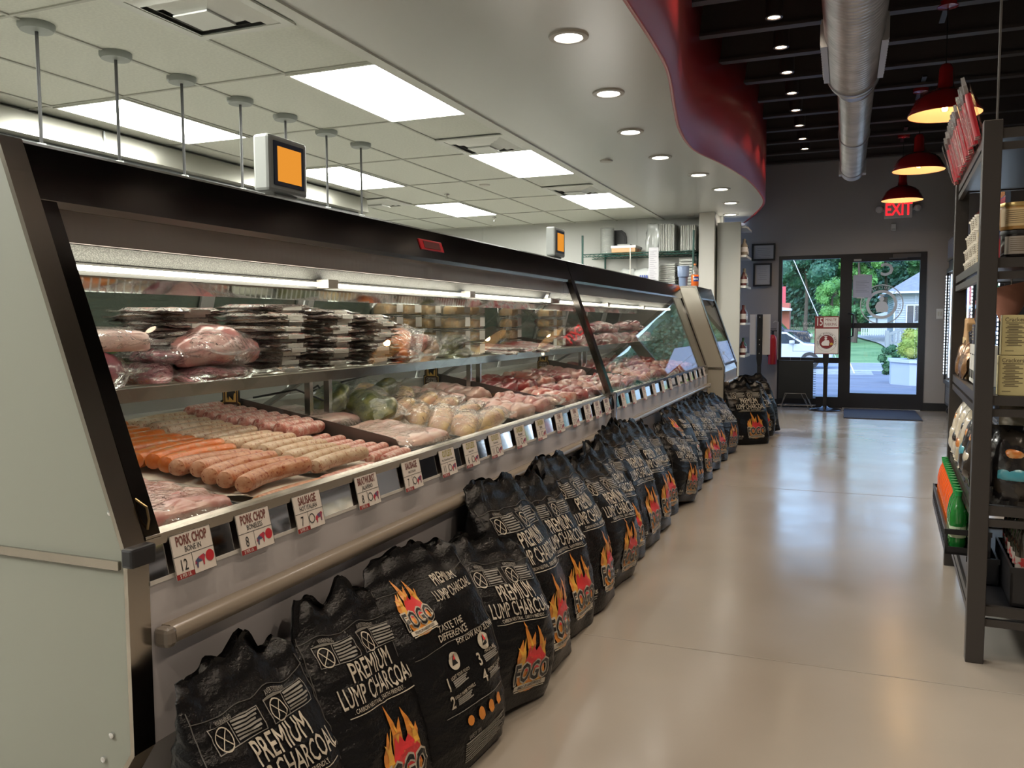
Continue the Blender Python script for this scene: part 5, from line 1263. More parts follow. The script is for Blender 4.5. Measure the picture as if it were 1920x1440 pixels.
# red and white stick packs on top
def stickpack():
    r_ = thing('candy_stick_pack', '', 'candy pack', (0,0,0), 0, 'red and white stick packs')
    b = B()
    for k in range(3): b.tube([(-.035+.035*k,0,.0),(-.035+.035*k,.008,.16)], .010, 10)
    b.obj('red_sticks', M('red_candy', (.48,.02,.035), .35, coat=.3), r_, smooth=True, world=False)
    b = B()
    for k in range(2): b.tube([(-.0175+.035*k,-.001,.0),(-.0175+.035*k,.007,.155)], .0075, 8)
    b.obj('white_sticks', M('white_candy', (.70,.58,.50), .4), r_, smooth=True, world=False)
    b = B(); b.grid(lambda u, v: ((u-.5)*.12, -.014+.004*math.sin(9*v+5*u), v*.19), 6, 8); b.grid(lambda u, v: ((u-.5)*.12, .022, v*.19), 6, 8); b.obj('clear_wrapper', FILM, r_, smooth=True, world=False)
    b = B(); b.prism([(-.03,.155),(.03,.155),(.05,.19),(.03,.225),(.012,.225),(.012,.205),(-.012,.205),(-.012,.225),(-.03,.225),(-.05,.19)], .0, .012); b.obj('header_card', M('silver_header', (.30,.30,.31), .25, .5), r_, world=False); return r_
r = stickpack(); first = True
for i in range(9):
    o = r if first else dup(r); first = False
    on(o, -.005, .16+.137*i, 1.925, -PI/2+rd.uniform(-.12,.12)); 
    o.rotation_euler = (Matrix.Rotation(A_-PI/2+rd.uniform(-.1,.1),3,'Z') @ Matrix.Rotation(rad(16),3,'X') @ Matrix.Rotation(rd.uniform(-.1,.1),3,'Y')).to_euler()
    o['label'] = 'red and white stick pack leaning over the top shelf, %s from near post' % ORD[i]
# kraft bags and other packs on the middle shelf
for i, (y, rz, tl) in enumerate(((1.25,.1,.05),(1.12,-.1,.30))):
    t = thing('kraft_bag', ('tall kraft paper bag with folded top next to the far post','kraft paper bag leaning against its neighbour')[i], 'paper bag', (0,0,0), 0, 'kraft paper bags')
    b = B(); b.prism([(-.055,0),(.055,0),(.058,.17),(.035,.24),(.035,.28),(-.035,.28),(-.035,.24),(-.058,.17)], -.032, .032); b.obj('paper_bag', TAN, t, world=False, bevel=.008)
    b = B(); b.box(-.05,.05,-.0335,-.032,.10,.135); b.obj('grey_label', M('slate_label', (.10,.11,.12), .5), t, world=False)
    b = B(); b.box(-.05,.05,-.0335,-.032,.15,.185); b.obj('pale_label', LBT, t, world=False)
    on(t, .085, y, .987, -PI/2+rz); t.rotation_euler = (Matrix.Rotation(A_-PI/2+rz,3,'Z') @ Matrix.Rotation(tl,3,'Y')).to_euler()
for i, (y, z, c) in enumerate(((1.00,.987,'foil'),(1.22,.987,'foil'),(.90,.987,'foil'))):
    t = thing('foil_snack_bag', 'shiny dark snack bag at the foot of the kraft bags, %s from the far post' % ('first' if i == 1 else ORD[i+1] if i == 0 else 'third'), 'snack bag', (0,0,0), 0, 'foil snack bags')
    b = B(); pouch(b, .05, .075, .02, 90+i, 1.15, .01, 12); b.obj('foil_pouch', M('brown_foil', (.10,.055,.035), .2, .6, col2=(.35,.20,.10), scale=20), t, smooth=True, world=False)
    b = B(); b.box(-.03,.03,-.03,.02,.030,.0325); b.obj('front_label', LBT, t, world=False)
    on(t, .055, y, z+.085); t.rotation_euler = (Matrix.Rotation(A_-PI/2,3,'Z') @ Matrix.Rotation(rad(80),3,'X')).to_euler()
for i, y in enumerate((.78,.68,.58,.48)):
    t = thing('tall_carton', 'tall white carton with a small barcode square, %s from the near post' % ORD[3-i], 'carton', (0,0,0), 0, 'tall white cartons')
    B().box(-.042,.042,-.035,.035,0,.165).obj('carton', M('carton_white', (.50,.50,.47), .5), t, world=False, bevel=.002)
    b = B(); b.box(-.035,-.01,-.0365,-.035,.02,.055); b.box(.008,.03,-.0365,-.035,.02,.055); b.box(-.03,.03,-.0365,-.035,.12,.125); b.obj('printed_marks', INK, t, world=False)
    on(t, .08, y, .987, -PI/2)
t = thing('dark_label_box', 'dark navy box with gold lines on top of the white cartons', 'box', (0,0,0))
B().box(-.05,.05,-.04,.04,0,.085).obj('carton', M('navy_card', (.02,.018,.035), .4), t, world=False, bevel=.003)
b = B()
for k in range(5): b.box(-.035,.035,-.0412,-.04,.018+.013*k,.022+.013*k)
b.obj('gold_lines', M('dull_gold', (.35,.28,.15), .5), t, world=False); on(t, .085, .70, 1.153, -PI/2)
t = thing('dark_gift_bag', 'black gathered cellophane bag above the navy box', 'bag', (0,0,0))
b = B(); b.lathe([(0,0),(.045,0),(.05,.05),(.02,.075),(.03,.11),(.012,.115),(0,.11)], 14); b.obj('bag_body', M('black_cellophane', (.01,.01,.015), .12, bump=1, bscale=60), t, smooth=True, world=False)
b = B(); b.lathe([(.021,.072),(.021,.080)], 14); b.obj('tie', LBT, t, world=False); on(t, .085, .80, 1.153+.0)
t = thing('hanging_pouch', 'tapering pinkish brown pouch seen through the shelving above the cracker boxes', 'pouch', SL(.165,.55,1.40), A_)
b = B(); b.grid(lambda u, v: ((.075*(1-v)**.7+.012)*math.cos(2*PI*u), (.04*(1-v)+.01)*math.sin(2*PI*u), .0-.16*v+.02*math.cos(2*PI*u)), 24, 10, True); b.obj('pouch_body', M('pinkish_brown', (.36,.15,.10), .5), t, smooth=True, world=False)
b = B(); b.tube([(.095,0,.02),(.075,0,-.07),(.055,0,-.15)], .004); b.tube([(0,0,.0),(0,0,.07)], .003); b.obj('wire_hook', STEEL, t, world=False)
# snack bags on the shelf below
def snack(x, y, z, w, h, mats, label, rz, tl, seed, title=None):
    t = thing('snack_bag', label, 'snack bag', (0,0,0), 0, 'snack bags on the lower shelf')
    b = B(); pouch(b, w, h, .04, seed, 1.12, .010, 18)
    b.obj('bag_film', mats[0], t, smooth=True, world=False)
    b = B(); pouch(b, w*.9, h*.26, .036, seed, 1.0, .003, 10, c=(0,-h*.28,.010), both=False); b.obj('printed_band', mats[1], t, smooth=True, world=False)
    b = B(); pouch(b, w*.6, h*.22, .034, seed, 1.0, .003, 10, c=(0,h*.28,.012), both=False); b.obj('printed_picture', mats[2], t, smooth=True, world=False)
    t.location = SL(x, y, z+h*1.02); t.rotation_euler = (Matrix.Rotation(A_+rz,3,'Z') @ Matrix.Rotation(rad(tl),3,'X')).to_euler(); return t
SB = lambda n, c, c2: M(n, c, .22, coat=.3, col2=c2, scale=14, lo=.48, hi=.56, bump=.2, bscale=30)
blk, orn, teal, cream_ = SB('snack_black', (.012,.012,.014), (.03,.025,.02)), SB('snack_orange', (.50,.17,.04), (.55,.30,.12)), SB('snack_teal', (.06,.28,.36), (.10,.36,.42)), SB('snack_cream', (.45,.40,.30), (.55,.50,.40))
for i, (x, w, m) in enumerate(((.14,.075,(blk,teal,orn)),(.31,.08,(blk,teal,cream_)),(.48,.08,(blk,teal,orn)),(.66,.08,(blk,teal,orn)))):
    snack(x, .10, .59, w, .13, m, 'black snack bag with teal band facing us, %s from the near post' % ORD[i], 0, 78, 10+i)
for i, (x, w, m) in enumerate(((.20,.08,(cream_,blk,orn)),(.40,.09,(orn,blk,cream_)),(.60,.09,(blk,orn,cream_)))):
    snack(x, .30, .62, w, .15, m, 'snack bag standing in the second row, %s from the near post' % ORD[i], 0, 82, 20+i)
for i, (y, m) in enumerate(((1.22,(cream_,cream_,orn)),(1.02,(cream_,blk,cream_)),(.80,(SB('snack_white',(.5,.46,.38),(.42,.36,.25)),orn,blk)),(.58,(blk,teal,orn)),(.38,(blk,cream_,orn)))):
    snack(.08, y, .60, .075, .13, m, 'snack bag facing the aisle on the lower shelf, %s from the far post' % ORD[i], -PI/2, 76, 30+i)
# soda bottles in crates on the bottom shelf
def soda(liq, cap, lab, name, group):
    r_ = thing(name, '', 'bottle', (0,0,0), 0, group)
    b = B(); b.lathe([(0,.0),(.026,0),(.031,.008),(.031,.03),(.029,.07),(.032,.10),(.032,.13),(.024,.175),(.013,.20),(.013,.215),(0,.215)], 18); b.obj('bottle_body', liq, r_, smooth=True, world=False)
    b = B(); b.lathe([(0,.212),(.0145,.212),(.0145,.232),(0,.233)], 16); b.obj('cap', cap, r_, smooth=True, world=False)
    b = B(); b.lathe([(.0318,.045),(.0318,.09)], 18); b.obj('paper_label', lab, r_, smooth=True, world=False); return r_
SODA = {'orange': soda(M('orange_soda', (.72,.10,.01), .08, coat=1), M('green_cap', (.01,.22,.05), .35), M('orange_label', (.75,.16,.02), .4), 'soda_bottle', 'orange soda bottles'),
        'green': soda(M('green_glass', (.015,.17,.03), .06, coat=1), M('green_cap', (.01,.22,.05), .35), M('pale_green_label', (.45,.55,.40), .4), 'soda_bottle', 'green soda bottles'),
        'cola': soda(M('cola_dark', (.035,.03,.022), .05, coat=1), M('dark_cap', (.03,.03,.03), .4), M('cola_label', (.40,.36,.32), .4, col2=(.45,.03,.03), scale=30, lo=.5, hi=.54), 'soda_bottle', 'dark soda bottles')}
use = set()
def bottle(k, x, y, z, label):
    o = SODA[k] if k not in use else dup(SODA[k]); use.add(k); on(o, x, y, z, rd.uniform(0,3)); o['label'] = label
for i in range(12): bottle('orange', -.012, 1.30-.066*i, .335, 'orange soda bottle in the aisle-side crate, %s from the far post' % ORD[i])
for i in range(12): bottle('orange', .056, 1.30-.066*i, .335, 'orange soda bottle one row in from the aisle, %s from the far post' % ORD[i])
for i in range(3): bottle('green', -.012, .505-.066*i, .335, 'green soda bottle in the aisle-side crate, %s after the orange ones' % ORD[i])
for i in range(3): bottle('green', .056, .505-.066*i, .335, 'green soda bottle one row in, %s after the orange ones' % ORD[i])
for j in range(6):
    for i in range(6): bottle('cola', .19+.105*i, .10+.075*j, .300, 'dark soda bottle in the near crate, %s row from us, %s from the post' % (ORD[j], ORD[i]))
def crate(x0, x1, y0, y1, z, h, label, slat):
    t = thing('plastic_crate', label, 'crate', SL((x0+x1)/2, (y0+y1)/2, z), A_, 'black plastic crates')
    cx, cy = (x0+x1)/2, (y0+y1)/2; b = B()
    b.box(x0-cx, x1-cx, y0-cy, y1-cy, 0, .01)
    if slat:
        for q in ((x0,x0+.008,y0,y1),(x1-.008,x1,y0,y1),(x0,x1,y0,y0+.008),(x0,x1,y1-.008,y1)):
            b.box(q[0]-cx,q[1]-cx,q[2]-cy,q[3]-cy,0,.03); b.box(q[0]-cx,q[1]-cx,q[2]-cy,q[3]-cy,h-.02,h)
        n = int((y1-y0)/.05)
        for k in range(n+1):
            y = y0+(y1-y0-.008)*k/n
            for x in (x0, x1-.008): b.box(x-cx,x+.008-cx,y-cy,y+.010-cy,0,h)
    else:
        for q in ((x0,x0+.008,y0,y1),(x1-.008,x1,y0,y1),(x0,x1,y0,y0+.008),(x0,x1,y1-.008,y1)): b.box(q[0]-cx,q[1]-cx,q[2]-cy,q[3]-cy,0,h)
    b.obj('crate_shell', M('crate_black', (.010,.010,.012), .35), t, world=False)
    b = B(); b.box(x0-cx-.004, x1-cx+.004, y0-cy-.004, y0-cy+.006, h-.018, h+.002); b.obj('crate_rim', M('crate_black', (.010,.010,.012), .35), t, world=False)
crate(-.06, .10, .30, 1.345, .322, .10, 'black slatted crate of orange and green bottles jutting over the aisle side', True)
crate(.14, .82, .045, .53, .217, .14, 'solid black crate of dark bottles at the near face', False)
crate(.0+.02, .13, .30, 1.33, .217, .10, 'black crate underneath the aisle-side crate', False)
# cable from the ceiling at the unit
tag(B().tube([SL(.05,.10,1.95), SL(.05,.10,3.56)], .004).obj('ceiling_cable', M('thin_grey_cable', (.10,.10,.10), .5)), 'thin grey cable rising from the near shelf post to the ceiling', 'cable')
# ================================================================ GLASS DOOR FRIDGE BEHIND THE SHELVING
t = thing('glass_door_fridge', 'tall glass-door fridge with strips of white lights along the right wall', 'fridge', (1.7, 10.4, 0))
FX, Y0, Y1 = 1.27, 8.3, 12.62
FB = M('fridge_black', (.02,.02,.024), .3)
b = B(); b.box(FX, 2.15, Y1-.05, Y1, .14, 2.05); b.box(FX, 2.15, Y0, Y0+.05, .14, 2.05); b.box(2.1,2.15,Y0,Y1,.14,2.05); b.box(FX,2.15,Y0,Y1,.14,.42); b.box(FX,2.15,Y0,Y1,1.95,2.05); b.obj('cabinet', FB, t)
b = B(); b.box(FX-.02, FX+.02, Y0, Y1, 2.05, 2.38); b.obj('header_sign', M('header_blue_grey', (.16,.22,.34), .25, coat=.5), t)
b = B(); b.box(FX-.025, FX-.02, Y0, Y1, 2.33, 2.38);b.box(FX-.025, FX-.02, Y0, Y1, 2.05, 2.08); b.obj('header_trim', TRIM, t)
b = B()
for k in range(7): b.box(FX-.004, FX, Y0+.1, Y1-.1, .17+.032*k, .185+.032*k)
b.obj('grille', M('grille_grey', (.12,.12,.13), .4), t)
n = 5; L_ = (Y1-Y0-.1)/n
for k in range(n):
    a = Y0+.05+k*L_
    b = B(); b.box(FX-.03,FX,a,a+.045,.43,1.95); b.box(FX-.03,FX,a+L_-.045,a+L_,.43,1.95); b.box(FX-.03,FX,a+.045,a+L_-.045,.43,.48); b.box(FX-.03,FX,a+.045,a+L_-.045,1.9,1.95)
    o = b.obj('fridge_door', FB, t); B().box(FX-.018,FX-.012,a+.045,a+L_-.045,.48,1.9).obj('door_pane', glass('fridge_glass', (.9,.95,1)), o)
    b = B()
    for j in range(34): b.box(FX-.036, FX-.031, a+.015, a+.028, .55+.039*j, .572+.039*j)
    if k == n-1:
        for j in range(34): b.box(FX-.036, FX-.031, a+L_-.03, a+L_-.017, .55+.039*j, .572+.039*j)
    b.obj('led_strip', lamp_mat('led_strip_glow', (.70,.85,1), 9), o)
    b = B(); b.box(FX+.02, FX+.035, a+L_-.04, a+L_-.02, .5, 1.88); b.obj('interior_light', lamp_mat('fridge_inner_glow', (.75,.88,1), 9), t)
    b = B()
    for z in (.44,.80,1.12,1.44,1.72): b.box(FX+.08,2.08,a+.03,a+L_-.03,z,z+.012)
    b.obj('wire_shelf', M('fridge_shelf_white', (.5,.55,.6), .4), t)
b = B(); b.box(2.09,2.099,Y0+.05,Y1-.05,.42,1.95); b.obj('back_liner', M('fridge_liner', (.6,.66,.72), .4), t)
b = B()
for yy in (Y0+.2, Y1-.15): b.lathe([(0,-.02),(.055,-.02),(.055,.02),(0,.02)], 16, (0,0,0), Matrix.Translation((FX+.06,yy,.056)) @ Matrix.Rotation(PI/2,4,'X')); b.box(FX+.03,FX+.10,yy-.03,yy+.03,.10,.145)
b.obj('caster', BLACK, t)
rr_ = random.Random(2); fp = {}
for z in (.452,.812,1.132,1.452):
    for i in range(14):
        c = rr_.choice(('red','blue','white','green','yellow')); y = Y0+.25+i*.29
        if c not in fp:
            q = thing('fridge_bottle', '', 'bottle', (0,0,0), 0, 'bottles in the fridge')
            B().lathe([(0,0),(.038,0),(.038,.15),(.015,.21),(.015,.24),(0,.24)], 12).obj('bottle_body', M('fb_'+c, {'red':(.4,.03,.03),'blue':(.04,.10,.35),'white':(.55,.55,.55),'green':(.04,.25,.08),'yellow':(.5,.38,.05)}[c], .3), q, smooth=True, world=False); fp[c] = q; o = q
        else: o = dup(fp[c])
        o.location = (FX+.14, y, z); o['label'] = '%s bottle in the fridge, %s from the near door, shelf at %.1f metres' % (c, ORD[i], z)
# ================================================================ KITCHEN FURNITURE SEEN OVER AND THROUGH THE CASES
GRN = M('green_epoxy_wire', (.012,.07,.055), .35)
t = thing('wire_shelving', 'dark green wire shelving against the kitchen back wall', 'wire shelving', (-2.7, 11.75, 0))
for x, y in ((-3.51,11.5),(-3.30,11.95),(-1.93,11.44),(-1.96,11.95)):
    B().tube([(x,y,0),(x,y,2.50)], .014, 10).obj('post', GRN, t, smooth=True)
for z in (.3, 1.2, 1.72, 2.23):
    b = B()
    for y in (11.5, 11.95): b.tube([(-3.5,y,z),(-1.93,y,z)], .006); b.tube([(-3.5,y,z-.035),(-1.93,y,z-.035)], .006); b.tube([(-3.5+1.57*i/24,y,z-.035*(i%2)) for i in range(25)], .004, 5)
    for i in range(26): b.tube([(-3.5+.0628*i,11.5,z+.004),(-3.5+.0628*i,11.95,z+.004)], .003, 5)
    b.obj('wire_shelf', GRN, t)
FOAM = M('foam_grey_white', (.38,.39,.35), .5)
def trays(x0, x1, y0, y1, z, n, dz, label, vertical=True):
    t = thing('tray_stack', label, 'tray stack', ((x0+x1)/2, (y0+y1)/2, z), 0, 'foam tray stacks')
    b = B()
    if vertical:
        for i in range(n):
            x = x0+(x1-x0)*i/n; b.prism([(y0+.01*(i%2),z),(y1,z),(y1,z+dz),(y0+.01*(i%2),z+dz)], x, x+(x1-x0)/n*.72, 'x')
    else:
        for i in range(n): b.box(x0+.006*(i%2), x1-.006*(i%2), y0, y1, z+i*dz, z+i*dz+dz*.7)
    b.obj('stacked_trays', FOAM, t, bevel=.002); 
    h = dz if vertical else n*dz
    b = B(); b.box(x0-.006,x1+.006,y0-.006,y1+.006,z+.001,z+h+.008); b.obj('plastic_sleeve', FILM, t)
trays(-2.42,-2.21,11.56,11.85,2.242,9,.37,'tall plastic-wrapped stack of pale foam trays on the green shelf, left of the pair')
trays(-2.13,-1.93,11.58,11.85,2.242,8,.34,'tall stack of pale foam trays on the green shelf, nearest the pier')
trays(-2.42,-2.20,11.56,11.85,1.735,12,.028,'flat pile of pale foam trays on the middle shelf', False)
trays(-2.14,-1.95,11.56,11.85,1.735,10,.04,'flat pile of white tubs on the middle shelf beside the post', False)
t = thing('tub_sleeve', 'upright plastic sleeve of ribbed clear lids at the left of the green shelf', 'lid stack', (-3.20,11.7,2.242))
b = B(); prof = [(0,0)]
for k in range(26): prof += [(.095,.014*k),(.085,.014*k+.007)]
prof.append((0,.37)); b.lathe(prof, 20, (-3.20,11.7,2.242)); b.obj('ribbed_lids', M('frosted_lids', (.50,.52,.50), .25, coat=.4), t, smooth=True)
b = B(); b.lathe([(.10,0),(.10,.37)], 20, (-3.20,11.7,2.242)); b.obj('plastic_sleeve', FILM, t, smooth=True)
t = thing('black_platter', 'black round-cornered platter leaning on the wall behind the lid sleeve', 'platter', (-3.08,11.93,2.242))
b = B(); b.prism([(-3.24,2.242),(-2.98,2.242),(-2.98,2.50),(-3.0,2.56),(-3.05,2.60),(-3.17,2.60),(-3.22,2.56),(-3.24,2.50)], 11.93, 11.955); b.obj('platter_plate', BLACK, t, bevel=.006)
b = B(); b.prism([(-3.21,2.27),(-3.01,2.27),(-3.01,2.49),(-3.06,2.56),(-3.16,2.56),(-3.21,2.49)], 11.922, 11.93); b.obj('platter_well', M('dark_well', (.02,.02,.02), .3), t)
t = thing('pizza_box', 'flat cardboard box with white lid and red print on the green shelf', 'cardboard box', (-2.93,11.65,2.242))
B().box(-3.08,-2.74,11.48,11.85,2.242,2.30).obj('carton', M('cardboard', (.48,.30,.15), .6, col2=(.45,.08,.03), scale=9, lo=.62, hi=.66), t, bevel=.003)
B().box(-3.09,-2.73,11.475,11.86,2.30,2.335).obj('white_lid', SIGNW, t, bevel=.003)
t = thing('paper_pad', 'thin grey pad lying on the cardboard box', 'pad', (-2.95,11.65,2.336)); b = B(); b.box(-3.0,-2.82,11.5,11.7,2.336,2.355); b.obj('pad_sheets', M('grey_pad', (.3,.3,.28), .6), t)
t = thing('plastic_roll_bag', 'crumpled white plastic bag standing on the green shelf', 'plastic bag', (-2.53,11.68,2.242))
b = B(); blob(b, .09,.08,.23, 5, .9, 9, .6); b.obj('crumpled_plastic', M('white_plastic_film', (.42,.44,.42), .25, coat=.3), t, smooth=True, world=False)
for i, (x, s) in enumerate(((-2.90,.17),(-2.64,.16))):
    t = thing('carrier_bags', ('bulging white plastic carrier bags on the middle shelf, left','bulging white plastic carrier bags on the middle shelf, right')[i], 'plastic bag', (x,11.68,1.735), 0, 'white carrier bags')
    b = B(); blob(b, s,.13,.17, 15+i, .6, 8, .8); b.obj('crumpled_plastic', M('white_plastic_film', (.42,.44,.42), .25, coat=.3), t, smooth=True, world=False)
    if i: 
        b = B(); [b.box(x-.05+.03*q, x-.03+.03*q, 11.545, 11.55, 1.87, 1.92) for q in range(4)]; b.obj('blue_print', M('bag_blue', (.03,.06,.3), .5), t)
t = thing('order_sheet', 'tall white order sheet hanging on a thin white pole over the second case', 'paper', (-2.46,11.35,1.80))
B().box(-2.52,-2.385,11.35,11.352,1.80,2.28).obj('sheet', M('sheet_white', (.42,.41,.43), .6), t)
b = B()
for k in range(16): b.box(-2.505,-2.41-.02*(k%3),11.348,11.35,1.84+.026*k,1.846+.026*k)
b.obj('printed_lines', M('grey_print', (.2,.2,.22), .7), t)
b = B(); b.tube([(-2.45,11.36,0),(-2.45,11.36,2.27)], .006); b.obj('sheet_pole', WHITE, t)
tag(B().tube([(-2.79,11.40,0),(-2.79,11.40,2.30)], .008).obj('white_pole', WHITE), 'thin white upright pole beside the cardboard box', 'pole')
# tumbler and drink bottle on the short case
t = thing('tumbler', 'blue-grey tapered tumbler standing on the short case', 'tumbler', (-1.60,8.98,1.636))
b = B(); b.lathe([(0,0),(.043,0),(.047,.10),(.058,.105),(.063,.205),(.060,.21),(0,.21)], 28, (-1.62,8.98,1.636)); b.obj('cup', M('blue_grey_plastic', (.20,.27,.42), .4), t, smooth=True)
B().lathe([(0,.21),(.064,.21),(.064,.22),(0,.222)], 28, (-1.62,8.98,1.636)).obj('lid', M('blue_grey_lid', (.26,.33,.48), .3), t, smooth=True)
t = thing('orange_drink_bottle', 'clear bottle of orange drink standing beside the blue-grey tumbler', 'bottle', (-1.50,9.0,1.636))
b = B(); b.lathe([(0,0),(.036,0),(.040,.01),(.040,.12),(.036,.125)], 24, (-1.50,9.0,1.636)); b.obj('orange_drink', M('orange_drink', (.75,.13,.01), .15, coat=.6), t, smooth=True)
b = B(); b.lathe([(.040,.122),(.040,.15),(.03,.19),(.013,.215),(.013,.225)], 24, (-1.50,9.0,1.636)); b.obj('clear_neck', CLEARP, t, smooth=True)
B().lathe([(0,.225),(.015,.225),(.015,.243),(0,.244)], 16, (-1.50,9.0,1.636)).obj('cap', M('bottle_cap_orange', (.6,.2,.05), .4), t, smooth=True)
b = B(); b.grid(lambda u, v: (-1.50+.0412*math.sin(-.2+2*u), 9.0-.0412*math.cos(-.2+2*u), 1.69+.05*v), 10, 2); b.obj('bottle_label', M('label_blue', (.03,.05,.25), .4), t, smooth=True)
b = B(); put(b, 'fanta', (-1.485,8.9565,1.715), (1,0,0), (0,0,1), .030, .8, .02); b.obj('label_lettering', SIGNW, t)
# work counter and equipment behind the cases
t = thing('work_counter', 'long stainless work counter behind the cases', 'counter', (-3.9,5,0))
B().box(-4.3,-3.5,1.6,9.4,.86,.90).obj('worktop', STEEL, t, bevel=.004)
for y in (1.7,4.2,6.8,9.2):
    for x in (-4.2,-3.6): B().tube([(x,y,0),(x,y,.86)], .02).obj('leg', STEEL, t)
B().box(-4.25,-3.55,1.7,9.3,.25,.28).obj('under_shelf', STEEL, t)
for i, (x,y,w,d,h,n_,c) in enumerate(((-3.9,2.6,.4,.5,.38,'slicer',(.35,.36,.33)),(-3.9,3.9,.35,.4,.3,'green_crate',(.25,.38,.10)),(-3.9,4.9,.4,.6,.25,'steel_pan',(.4,.4,.38)),(-3.9,6.2,.35,.4,.42,'cardboard_box',(.36,.22,.12)),(-3.9,7.6,.4,.5,.3,'steel_pan',(.4,.4,.38)))):
    t = thing(n_, '%s on the work counter seen dimly through the case doors, %s from the camera' % (n_.replace('_',' '), ORD[i]), n_.replace('_',' '), (x,y,.9))
    B().box(x-w/2,x+w/2,y-d/2,y+d/2,.902,.902+h).obj('body', M('kit_%d' % i, c, .4), t, bevel=.03)
    B().box(x-w/2-.01,x+w/2+.01,y-d/2-.01,y+d/2+.01,.902+h*.9,.902+h).obj('rim', M('kit_rim', (.3,.3,.28), .4), t, bevel=.005)
# ================================================================ OUTSIDE THE ENTRANCE
ASPH = M('asphalt', (.13,.15,.19), .85, col2=(.20,.23,.29), scale=.9, detail=6, lo=.3, hi=.7, stretch=(.5,1,1))
def slab(name, x0, x1, y0, y1, z0, z1, mat, nx=2, ny=2, rough=0):
    b = B(); b.grid(lambda u, v: (x0+(x1-x0)*u, y0+(y1-y0)*v, z0+(z1-z0)*v+(rough*noise.noise(Vector((u*20, v*9, 0))) if 0 < v < 1 else 0)), nx, ny)
    return struct(b.obj(name, mat, smooth=True))
slab('ground_parking_lot', -60, 60, 14.2, 30, -.03, -.5, ASPH, 4, 4)
slab('ground_walkway', -60, 60, 13.1, 14.2, -.005, -.02, M('concrete_walk', (.36,.39,.46), .8, bump=.1))
for i, q in enumerate(((-1.2,1.0,16.6,16.68),(.5,1.5,17.8,17.86),(-.6,1.4,20.5,20.6))):
    b = B(); z = lambda y: -.03-.47*(y-14.2)/15.8+.004
    b.face([(q[0],q[2],z(q[2])),(q[1],q[2],z(q[2])),(q[1],q[3],z(q[3])),(q[0],q[3],z(q[3]))])
    tag(b.obj('worn_paint_stripe', M('faded_paint', (.40,.40,.46), .8)), ('nearest','middle','farthest')[i]+' faded painted stripe on the parking lot', 'road marking', 'stripes on the lot')
slab('ground_verge', -60, .9, 30, 33, -.5, -.53, M('gravel_verge', (.26,.28,.27), .9, col2=(.38,.42,.40), scale=5, detail=8, bump=.6, bscale=30))
slab('ground_driveway', .9, 60, 30, 33, -.5, -.53, ASPH)
slab('ground_road', -90, 90, 33, 40, -.53, -.55, M('road_grey', (.26,.30,.38), .8, col2=(.31,.35,.43), scale=2, stretch=(.2,1,1)))
for i, y in enumerate((33.2, 39.6)):
    b = B(); b.box(-80,80,y,y+.14,-.545,-.538 if i else -.525); tag(b.obj('road_edge_line', M('line_white', (.55,.6,.7), .7)), ('near','far')[i]+' white edge line along the road', 'road marking', 'road edge lines')
slab('ground_lawn', -90, 90, 40, 125, -.55, .9, M('lawn', (.09,.22,.07), .9, col2=(.18,.34,.13), scale=.5, detail=8, lo=.35, hi=.65), 60, 60, .12)
b = B(); b.grid(lambda u, v: (1.9+5*u+.5*math.sin(5*v)-.8*v, 47+30*v, -.39+.52*v+.06), 10, 12)
struct(b.obj('ground_gravel_path', M('gravel_pale', (.34,.36,.36), .9, col2=(.26,.29,.27), scale=.9, detail=8), smooth=True))
# trees
def leaf_mat(n, c, c2): return M(n, c, .7, col2=c2, scale=1.4, detail=3, lo=.4, hi=.6)
LM = [leaf_mat('leaves_mid', (.035,.12,.055), (.07,.20,.08)), leaf_mat('leaves_dark', (.015,.07,.05), (.04,.13,.075)), leaf_mat('leaves_bright', (.07,.22,.05), (.12,.31,.08)), leaf_mat('leaves_blue', (.025,.10,.075), (.05,.16,.10))]
def tree(x, y, h, w, mi, seed, label, group='trees beyond the road', n=2600, ls=.16, z=0, tr=True, clusters=26, name='tree', cat='tree', low=.25):
    rn = random.Random(seed); t = thing(name, label, cat, (x, y, z), 0, group)
    if tr:
        b = B(); b.tube([(x,y,z),(x+.1,y,z+h*.3),(x-.1,y,z+h*.6),(x,y,z+h*.85)], [.22,.17,.1,.03], 8); b.obj('trunk', M('bark', (.07,.055,.045), .9), t)
    b = B(); cl = []
    for _ in range(clusters):
        a = rn.uniform(0, 2*PI); e = rn.uniform(-.6, 1); r = rn.uniform(.35, 1)**.6
        cl.append((Vector((x+w*.75*r*math.cos(a)*math.sqrt(1-e*e*.7), y+w*.6*r*math.sin(a)*math.sqrt(1-e*e*.7), z+h*(low+(1-low)*.5)+h*(1-low)*.42*e)), rn.uniform(.22,.38)*w))
    for i in range(n):
        c, r = cl[i % clusters]
        d = Vector((rn.gauss(0,1), rn.gauss(0,1), rn.gauss(0,1))).normalized()
        p = c+d*r*rn.uniform(.75,1.05)
        q = (d+Vector((rn.gauss(0,.5), rn.gauss(0,.5), rn.gauss(0,.5)))).normalized(); u = q.orthogonal().normalized(); v = q.cross(u)
        s = ls*rn.uniform(.6,1.4); a = rn.uniform(0,PI); u, v = u*math.cos(a)+v*math.sin(a), v*math.cos(a)-u*math.sin(a)
        b.face([p-u*s, p-v*s*.6, p+u*s, p+v*s*.6])
    for c, r in cl:
        bmesh.ops.create_icosphere(b.bm, subdivisions=2, radius=r*.82, matrix=Matrix.Translation(c))
    b.obj('crown', LM[mi], t, recalc=False)
    return t

